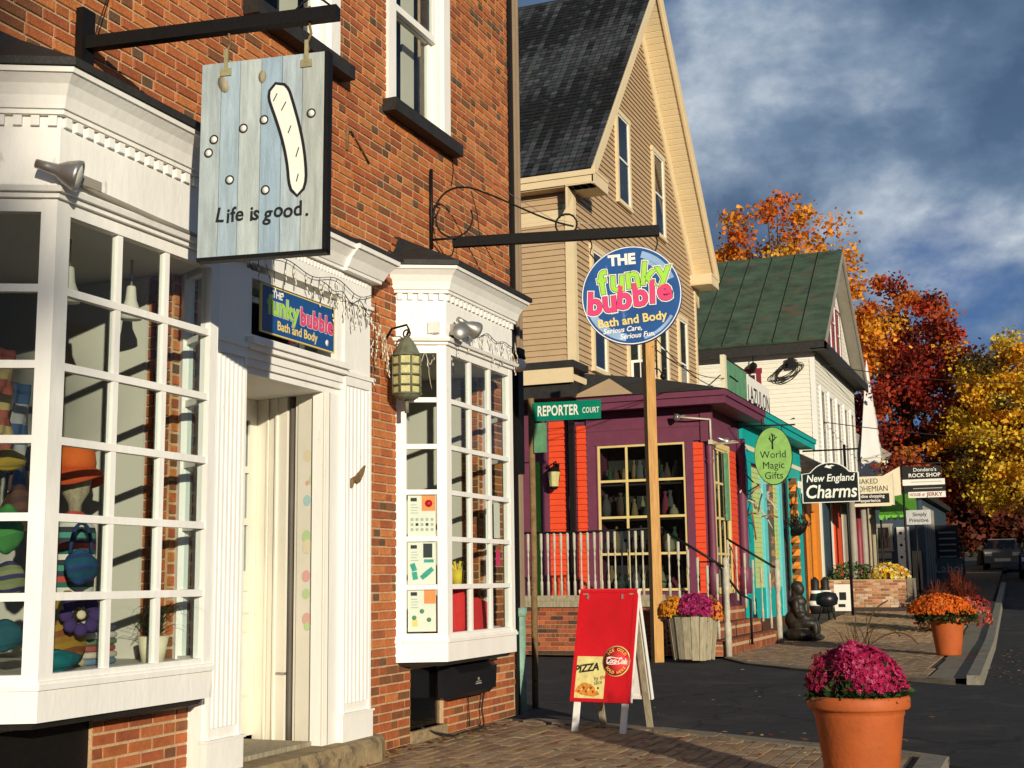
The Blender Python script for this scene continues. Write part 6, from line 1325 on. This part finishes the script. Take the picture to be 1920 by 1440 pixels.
# dark menu board + lettering sign further on
mb2 = thing('menu_board', 'dark slatted notice board beyond the slate blue shop', 'sign', (-3.5, 50, 1)); MB().box(-3.75, -2.95, 50, 50.08, 1.4, 3.0).build('board', 'ink', mb2)
for k in range(6): MB().box(-3.65, -3.05, 49.985, 49.998, 1.6 + k * .22, 1.66 + k * .22).build('line', 'grey_paint', mb2)
lb2 = thing('letter_sign', 'dark low sign with pale block letters in the shade', 'sign', (-2.9, 46, .8)); MB().box(-3.5, -2.6, 46, 46.06, 1.05, 1.75).tube([(-2.58, 46, .7), (-2.58, 46, 2.2)], .03, 5).build('board', 'slate_blue', lb2); text('Lahoj', .42, frame((-3.08, 45.99, 1.4)), 'grey_paint', lb2, ext=.002, off=.003)

# ================================================================ planter, statue, street clutter
bp = thing('brick_planter', 'low brick planter box with yellow and white mums', 'planter', (-4.3, 36.5, .4)); zb = .37
MB().box(-6.2, -3.5, 36.0, 37.2, zb - .3, zb + .74).build('core', 'mortar', bp)
m = MB(); r_ = random.Random(31)
for k in range(10):
    x = -6.2 - (k % 2) * .12
    while x < -3.5: m.color = jit(r_.choice([(.42, .20, .10), (.50, .30, .18), (.34, .14, .07), (.55, .42, .30)]), .25, r_); m.box(max(x, -6.19), min(x + .2, -3.49), 35.985, 36.01, zb + k * .073, zb + k * .073 + .058); x += .225
m.build('planter_bricks', 'brick', bp, True); MB().box(-3.5, -3.38, 35.97, 37.2, zb - .3, zb + .76).build('end_slab', 'concrete', bp)
m = MB(); leaves(m, (-5.0, 36.5, zb + .85), (.65, .45, .38), 900, .10, [(.09, .16, .04), (.06, .12, .03), (.13, .2, .05)], 4); m.build('greenery', 'leaf', bp, True)
m = MB(); blooms(m, (-4.0, 36.4, zb + .78), (.55, .4, .36), 520, .05, [(.75, .55, .02), (.8, .62, .05), (.8, .75, .5), (.7, .30, .03)], 6, .0); m.build('flowers', 'petal', bp, True)
# seated figure carved in dark bronze: metaball-like spheres fused with a voxel remesh
fg = MB(); ox, oy = -4.5, 25.3
for c_, r_s in (((0, 0, .30), (.24, .22, .16)), ((-.02, .02, .52), (.17, .14, .22)), ((-.03, .02, .74), (.19, .13, .14)), ((.0, -.0, .86), (.075, .075, .08)), ((.03, -.02, .98), (.105, .10, .125)), ((-.01, .0, 1.03), (.125, .125, .115)), ((-.06, .0, .92), (.07, .09, .12)), ((.10, .0, .42), (.24, .20, .10)), ((-.10, .02, .40), (.18, .2, .2)),
               ((.14, -.12, .34), (.20, .10, .09)), ((.14, .10, .34), (.20, .10, .09)), ((.32, -.12, .22), (.07, .07, .18)), ((.32, .1, .22), (.07, .07, .18)), ((.36, -.12, .06), (.11, .05, .05)), ((.36, .1, .06), (.11, .05, .05)),
               ((-.02, -.17, .66), (.07, .06, .14)), ((.06, -.18, .50), (.10, .055, .07)), ((.16, -.14, .43), (.07, .05, .05)), ((-.02, .18, .66), (.07, .06, .14)), ((.08, .18, .50), (.10, .055, .07)), ((0, 0, .12), (.34, .30, .14))):
    fg.ball((ox + c_[0], oy + c_[1], c_[2]), r_s, 14, 9)
me = fg.mesh('tmp'); ob = bpy.data.objects.new('tmp', me); col.objects.link(ob); rm = ob.modifiers.new('r', 'REMESH'); rm.mode = 'VOXEL'; rm.voxel_size = .022; rm.use_smooth_shade = True
dg = bpy.context.evaluated_depsgraph_get(); me2 = bpy.data.meshes.new_from_object(ob.evaluated_get(dg)); bpy.data.objects.remove(ob)
me2.name = 'seated_statue'; me2.materials.clear(); tag(link('seated_statue', me2, 'bronze', None), 'dark seated figure statue on the pavement by the brick steps', 'statue')
t = thing('black_kettle', 'black round barrel stove on the pavement below the orange frame', 'stove', (-5.0, 31.5, .25)); MB().lathe([(.05, .50), (.24, .56), (.27, .70), (.22, .82), (.05, .86)], (-4.85, 31.0, 0), 16).build('bowl', 'black_plastic', t)
MB().tube([(-5.05, 30.9, .2), (-4.9, 31, .7)], .02, 5).tube([(-4.65, 30.9, .2), (-4.8, 31, .7)], .02, 5).tube([(-4.85, 31.25, .2), (-4.85, 31.1, .7)], .02, 5).build('legs', 'black_iron', t)
t = thing('white_crate', 'white box with black print standing by the black post', 'box', (-4.95, 34.3, .33)); MB().box(-5.15, -4.75, 34.2, 34.6, .32, 1.0).build('box', 'sign_white', t); bx('print', 'ink', t, -5.02, -4.85, 34.19, 34.199, .6, .8); bx('print', 'ink', t, -5.05, -4.88, 34.19, 34.199, .42, .5)
for k, (x, y) in enumerate(((-5.3, 33.7), (-5.5, 33.4))):
    t = thing('striped_figure', ('nearer' if k else 'farther') + ' black and white striped garden figure beside the white box', 'figure', (x, y, .3)); MB().lathe([(.16, .3), (.2, .5), (.15, .8), (.10, .95), (.11, 1.1), (.02, 1.2)], (x, y, 0), 12).build('body', 'ink', t); MB().lathe([(.202, .48), (.206, .54), (.20, .6)], (x, y, 0), 12).lathe([(.155, .78), (.16, .82), (.14, .86)], (x, y, 0), 12).build('stripes', 'sign_white', t)
# dark red grasses along the kerb
for k, (x, y, h) in enumerate(((-2.1, 27.5, .9), (-2.4, 31.0, 1.0), (-2.2, 35.0, 1.1))):
    t = thing('ornamental_grass', ('nearest', 'middle', 'farthest')[k] + ' clump of dark red fountain grass along the far kerb', 'grass', (x, y, gz(y))); m = MB(); blades(m, (x, y, gz(y)), 420, h, .62, [(.16, .025, .015), (.24, .06, .025), (.08, .02, .015)], 50 + k, .016); m.build('blades', 'leaf', t, True)
    m = MB(); leaves(m, (x, y, gz(y) + .3), (.5, .5, .4), 500, .09, [(.12, .03, .02), (.05, .05, .02), (.3, .10, .03)], 60 + k); m.build('undergrowth', 'leaf', t, True)
# parked cars far up the street
def car(label, x, y, c, s_=1):
    t = thing('parked_car', label, 'car', (x, y, gz(y)), 'cars parked up the street'); z = gz(y) - .1
    def ring(pts, xx): return [(x + xx, y + a, z + b) for a, b in pts]
    body = [(-2.1, .35), (2.1, .35), (2.15, .75), (2.0, .92), (1.1, .98), (-1.5, 1.0), (-2.1, .9)]
    m = MB(); m.color = c; m.loft([ring(body, -.80), ring(body, -.86), ring(body, .86), ring(body, .80)]); m.build('body', 'car_paint', t)
    cab = [(-1.7, .98), (1.15, .97), (.45, 1.42), (-1.2, 1.45)]
    m = MB(); m.loft([[(x + s__ * w, y + a, z + b) for (a, b), w in zip(cab, (.78, .78, .62, .62))] for s__ in (-1, 1)]); m.build('cabin_glass', 'glass_dark', t)
    m = MB(); m.color = c; m.box(x - .62, x + .62, y - 1.15, y + .40, z + 1.43, z + 1.47); m.loft([[(x + s__ * .66, y - 1.68, z + 1.0), (x + s__ * .60, y - 1.2, z + 1.45)] + [(x + s__ * .56, y - 1.1, z + 1.45), (x + s__ * .58, y - 1.5, z + 1.0)] for s__ in (.99, 1.02)]) ; m.build('roof', 'car_paint', t)
    for wy in (-1.3, 1.35):
        for wx in (-.80, .80):
            MB(Matrix.Translation((x + wx, y + wy, z + .32)) @ Matrix.Rotation(R(90), 4, 'Y')).lathe([(.18, -.1), (.32, -.1), (.32, .1), (.18, .1)], n=16).build('wheel', 'rubber', t)
    for wx in (-.6, .6):
        MB().box(x + wx - .16, x + wx + .16, y - 2.12, y - 2.08, z + .68, z + .84).build('headlight', 'sign_white', t)
    MB().box(x - .35, x + .35, y - 2.125, y - 2.1, z + .42, z + .56).build('plate', 'paper', t)
car('dark blue car parked farthest to the right up the street', -.75 + .6, 56, (.02, .025, .05)); car('pale silver car parked left of the dark car up the street', -2.3 + .4, 66, (.16, .16, .15))

# ================================================================ trees
def tree(name, label, base, ht, crown_c, crown_r, clumps, per, size, cols, seed, trunk_r=.25, squash=1.0, gaps=0.35, group=None, limbs=9):
    r_ = random.Random(seed); t = thing(name, label, 'tree', base, group); B_ = Vector(base); Cc_ = Vector(crown_c)
    m = MB(); m.tube([tuple(B_), tuple(B_ + (Cc_ - B_) * .35 + Vector((.15, 0, 0))), tuple(B_ + (Cc_ - B_) * .75), tuple(Cc_ + Vector((0, 0, crown_r[2] * .4)))], [trunk_r, trunk_r * .8, trunk_r * .5, trunk_r * .15], 8)
    cents = []
    for k in range(clumps):
        while True:
            v = Vector((r_.uniform(-1, 1), r_.uniform(-1, 1), r_.uniform(-1, 1)))
            if gaps < v.length < 1: break
        cents.append(Cc_ + Vector((v.x * crown_r[0], v.y * crown_r[1], v.z * crown_r[2])))
    for k in range(limbs * 3):
        c = cents[(k * 7) % len(cents)]; a = B_ + (Cc_ - B_) * r_.uniform(.4, 1.0); md = (a + c) / 2 + Vector((0, 0, .3)); m.tube([tuple(a), tuple(md), tuple(c)], [trunk_r * .28, trunk_r * .16, .015], 5)
    m.build('trunk', 'bark', t)
    cr = MB()
    for c in cents:
        f = (c - Cc_); tone = cols(r_, f.x / crown_r[0], f.z / crown_r[2]); s0 = r_.uniform(.5, 1.1)
        for j in range(per):
            p = c + Vector((r_.gauss(0, .36), r_.gauss(0, .36), r_.gauss(0, .28))) * s0 * squash
            d_ = Vector((r_.gauss(0, 1), r_.gauss(0, 1), r_.gauss(0, .8))).normalized(); w_ = d_.orthogonal().normalized(); aa = r_.uniform(0, 6.28); w_ = w_ * math.cos(aa) + d_.cross(w_) * math.sin(aa); s_ = size * r_.uniform(.6, 1.3)
            cr.color = jit(tone, .3, r_); cr.add([tuple(p - d_ * s_ * .5), tuple(p + w_ * s_ * .38), tuple(p + d_ * s_ * .5), tuple(p - w_ * s_ * .38)], [(0, 1, 2, 3)])
    cr.build('crown', 'leaf', t, True); return t
OR = [(.76, .27, .02), (.82, .36, .03), (.68, .18, .02), (.82, .44, .05)]
tree('maple_tree', 'bright orange maple rising behind the green metal roof', (-9.6, 51, 1), 15, (-9.2, 51, 12.6), (3.2, 2.8, 4.2), 62, 120, .20, lambda r_, x, z: r_.choice(OR), 71, .32, 1.05, .45)
tree('maple_tree', 'large maple turning from orange to dark red beside the spire', (-5.8, 62, 1.2), 15, (-5.7, 62, 9.2), (3.5, 3.0, 6.1), 220, 150, .21, lambda r_, x, z: (r_.choice(OR) if (x < -.15 and z > .15) or r_.random() < .2 else r_.choice([(.36, .035, .018), (.46, .06, .02), (.22, .024, .014), (.52, .11, .025), (.14, .02, .012)])), 72, .4, 1.1, .3)
tree('maple_tree', 'golden yellow maple at the right edge above the street', (-.6, 60, 1.2), 13, (-.75, 60, 7.7), (2.9, 2.8, 3.9), 150, 150, .20, lambda r_, x, z: r_.choice([(.82, .52, .03), (.86, .60, .06), (.74, .38, .02), (.66, .48, .04)] if r_.random() < .9 else [(.10, .07, .02)]), 73, .35, 1.1, .3)
tree('maple_tree', 'small red bush tree low behind the cream sign', (-5.6, 57, 1), 6, (-5.6, 57, 5.0), (1.0, 1.0, 1.6), 26, 90, .22, lambda r_, x, z: r_.choice([(.45, .10, .02), (.25, .04, .02), (.5, .18, .03)]), 74, .12, .8, .2)
for k, (x, y, zc_, rx_, rz_, cl) in enumerate(((-3.2, 72, 4.5, 2.4, 3.6, 0), (1.5, 90, 5.5, 5.0, 3.5, 1), (-4.5, 92, 6.0, 5.5, 5.0, 0), (6.0, 98, 6.5, 5.5, 4.5, 1))):
    lab = ('dark red shrub tree behind the stacked sign', 'shaded green tree over the far end of the street', 'dark brown red tree behind the golden maple', 'far green tree at the right edge of the street')[k]
    tree('street_tree', lab, (x, y, gz(y)), 8, (x, y, zc_ + 1), (rx_, 2.5, rz_), 90, 90, .36, (lambda r_, a, b: r_.choice([(.08, .022, .012), (.14, .03, .015), (.05, .02, .012)])) if cl == 0 else (lambda r_, a, b: r_.choice([(.05, .06, .02), (.10, .09, .02), (.16, .12, .02)])), 80 + k, .25, 1.3, .1)
far = MB(); r_ = random.Random(90)
for k in range(9000):
    a = r_.uniform(-60, 70); p = Vector((a, 150 + r_.uniform(0, 30), 4.5 + abs(r_.gauss(0, 3.6)) + 1.5 * math.sin(a * .2))); d_ = Vector((r_.gauss(0, 1), r_.gauss(0, 1), r_.gauss(0, 1))).normalized() * r_.uniform(.5, 1.1); w_ = d_.orthogonal() * .8; far.color = jit(r_.choice([(.05, .05, .02), (.10, .06, .02), (.14, .05, .02), (.06, .07, .025)]), .3, r_); far.add([tuple(p - d_), tuple(p + w_), tuple(p + d_), tuple(p - w_)], [(0, 1, 2, 3)])
tag(far.build('far_wood', 'leaf', None, True), 'dim autumn wood closing the far end of the street', 'trees')

# ================================================================ overhead wires and far poles
def cable(label, a, b, sag=.4, r=.014):
    a, b = Vector(a), Vector(b); tag(MB().tube([tuple(a.lerp(b, t) - Vector((0, 0, sag * 4 * t * (1 - t)))) for t in [i / 14 for i in range(15)]], r, 4).build('overhead_wire', 'wire', None), label, 'wire')
cable('upper wire running from the white house eave to the far right', (-6.2, 35.8, 7.25), (3.0, 60, 9.6), .5, .016); cable('lower wire crossing the maples from the white house corner', (-6.3, 35.9, 5.6), (4.0, 58, 6.4), .25, .016)
cable('wire from the timber pole to the green board on the eave', (-5.52, 19.25, 4.85), (-5.6, 24.6, 5.1), .15, .008); cable('second sagging wire between timber pole and purple eave', (-5.52, 19.25, 5.05), (-5.7, 25.2, 4.95), .2, .008)
for k, (x, y, lab) in enumerate(((-3.3, 72, 'pale far utility pole left of the street end'), (1.4, 84, 'thin far lamp post right of the street end'))):
    t = thing('utility_pole', lab, 'pole', (x, y, gz(y))); MB().tube([(x, y, gz(y)), (x, y, gz(y) + 4.2 - k)], .09, 6).build('shaft', 'grey_paint', t); MB().box(x - .2, x + .2, y - .1, y + .1, gz(y) + 3.2 - k, gz(y) + 3.8 - k).build('head', 'sign_white', t)

# ================================================================ unseen tree added across the street to half shade the near bay
u = Vector((SUN.x, SUN.y, 0)).normalized(); nrm = Vector((u.y, -u.x, 0))
if (Vector((XB, 2, 0)) - Vector((XB, 5.0, 0))).dot(nrm) < 0: nrm = -nrm
ed = Vector((XB, 5.15, 0)) - u * 50; cc_ = ed + nrm * 7.2
t = thing('added_shade_tree', 'tall thin leaved tree added across the street behind the viewer for shade', 'tree', (cc_.x, cc_.y, -.1)); m = MB(); r_ = random.Random(77)
MB().tube([(cc_.x, cc_.y, -.2), (cc_.x + .2, cc_.y, 6), (cc_.x, cc_.y + .2, 15)], [.45, .32, .08], 8).build('trunk', 'bark', t)
for k in range(3000):
    while True:
        v = Vector((r_.uniform(-1, 1), r_.uniform(-1, 1), r_.uniform(-1, 1)))
        if v.length < 1: break
    p = Vector((cc_.x + v.x * 7, cc_.y + v.y * 7, 12.5 + v.z * 8.5)); d_ = Vector((r_.gauss(0, 1), r_.gauss(0, 1), r_.gauss(0, 1))).normalized() * r_.uniform(.18, .34); w_ = d_.orthogonal() * .8; m.color = jit((.3, .16, .03), .3, r_); m.add([tuple(p - d_), tuple(p + w_), tuple(p + d_), tuple(p - w_)], [(0, 1, 2, 3)])
m.build('crown', 'leaf', t, True)
# unseen house and trees added to shade the far shops and darken the panes
oh = thing('added_house', 'plain gabled house added out of view across the street for shade', 'house', (17, 25, .2))
MB().prism([(13.5, -.2), (20, -.2), (20, 5.6), (16.75, 8.4), (13.5, 5.6)], 'y', 20, 30).build('wall', 'tan_siding', oh)
MB().prism([(13.1, 5.4), (16.75, 8.5), (20.4, 5.4), (20.4, 5.6), (16.75, 8.75), (13.1, 5.6)], 'y', 19.7, 30.3).build('roof', 'lead', oh)
wd = MB(); r_ = random.Random(95)
for k in range(16000):
    y = r_.uniform(33, 96); c = math.sin(y * .55) * .5 + math.sin(y * .23 + 1) * .5
    z = 1 + abs(r_.gauss(0, 1)) * (3.2 + 1.0 * c); z = min(z, 6.0 + 1.0 * c); p = Vector((15.5 + r_.gauss(0, 1.6), y, z)); d_ = Vector((r_.gauss(0, 1), r_.gauss(0, 1), r_.gauss(0, 1))).normalized() * r_.uniform(.3, .7); w_ = d_.orthogonal() * .8
    wd.color = jit(r_.choice([(.06, .06, .02), (.16, .07, .02), (.20, .05, .02), (.25, .15, .02)]), .3, r_); wd.add([tuple(p - d_), tuple(p + w_), tuple(p + d_), tuple(p - w_)], [(0, 1, 2, 3)])
tag(wd.build('added_wood', 'leaf', None, True), 'mass of autumn trees added out of view across the street for shade and reflections', 'trees')
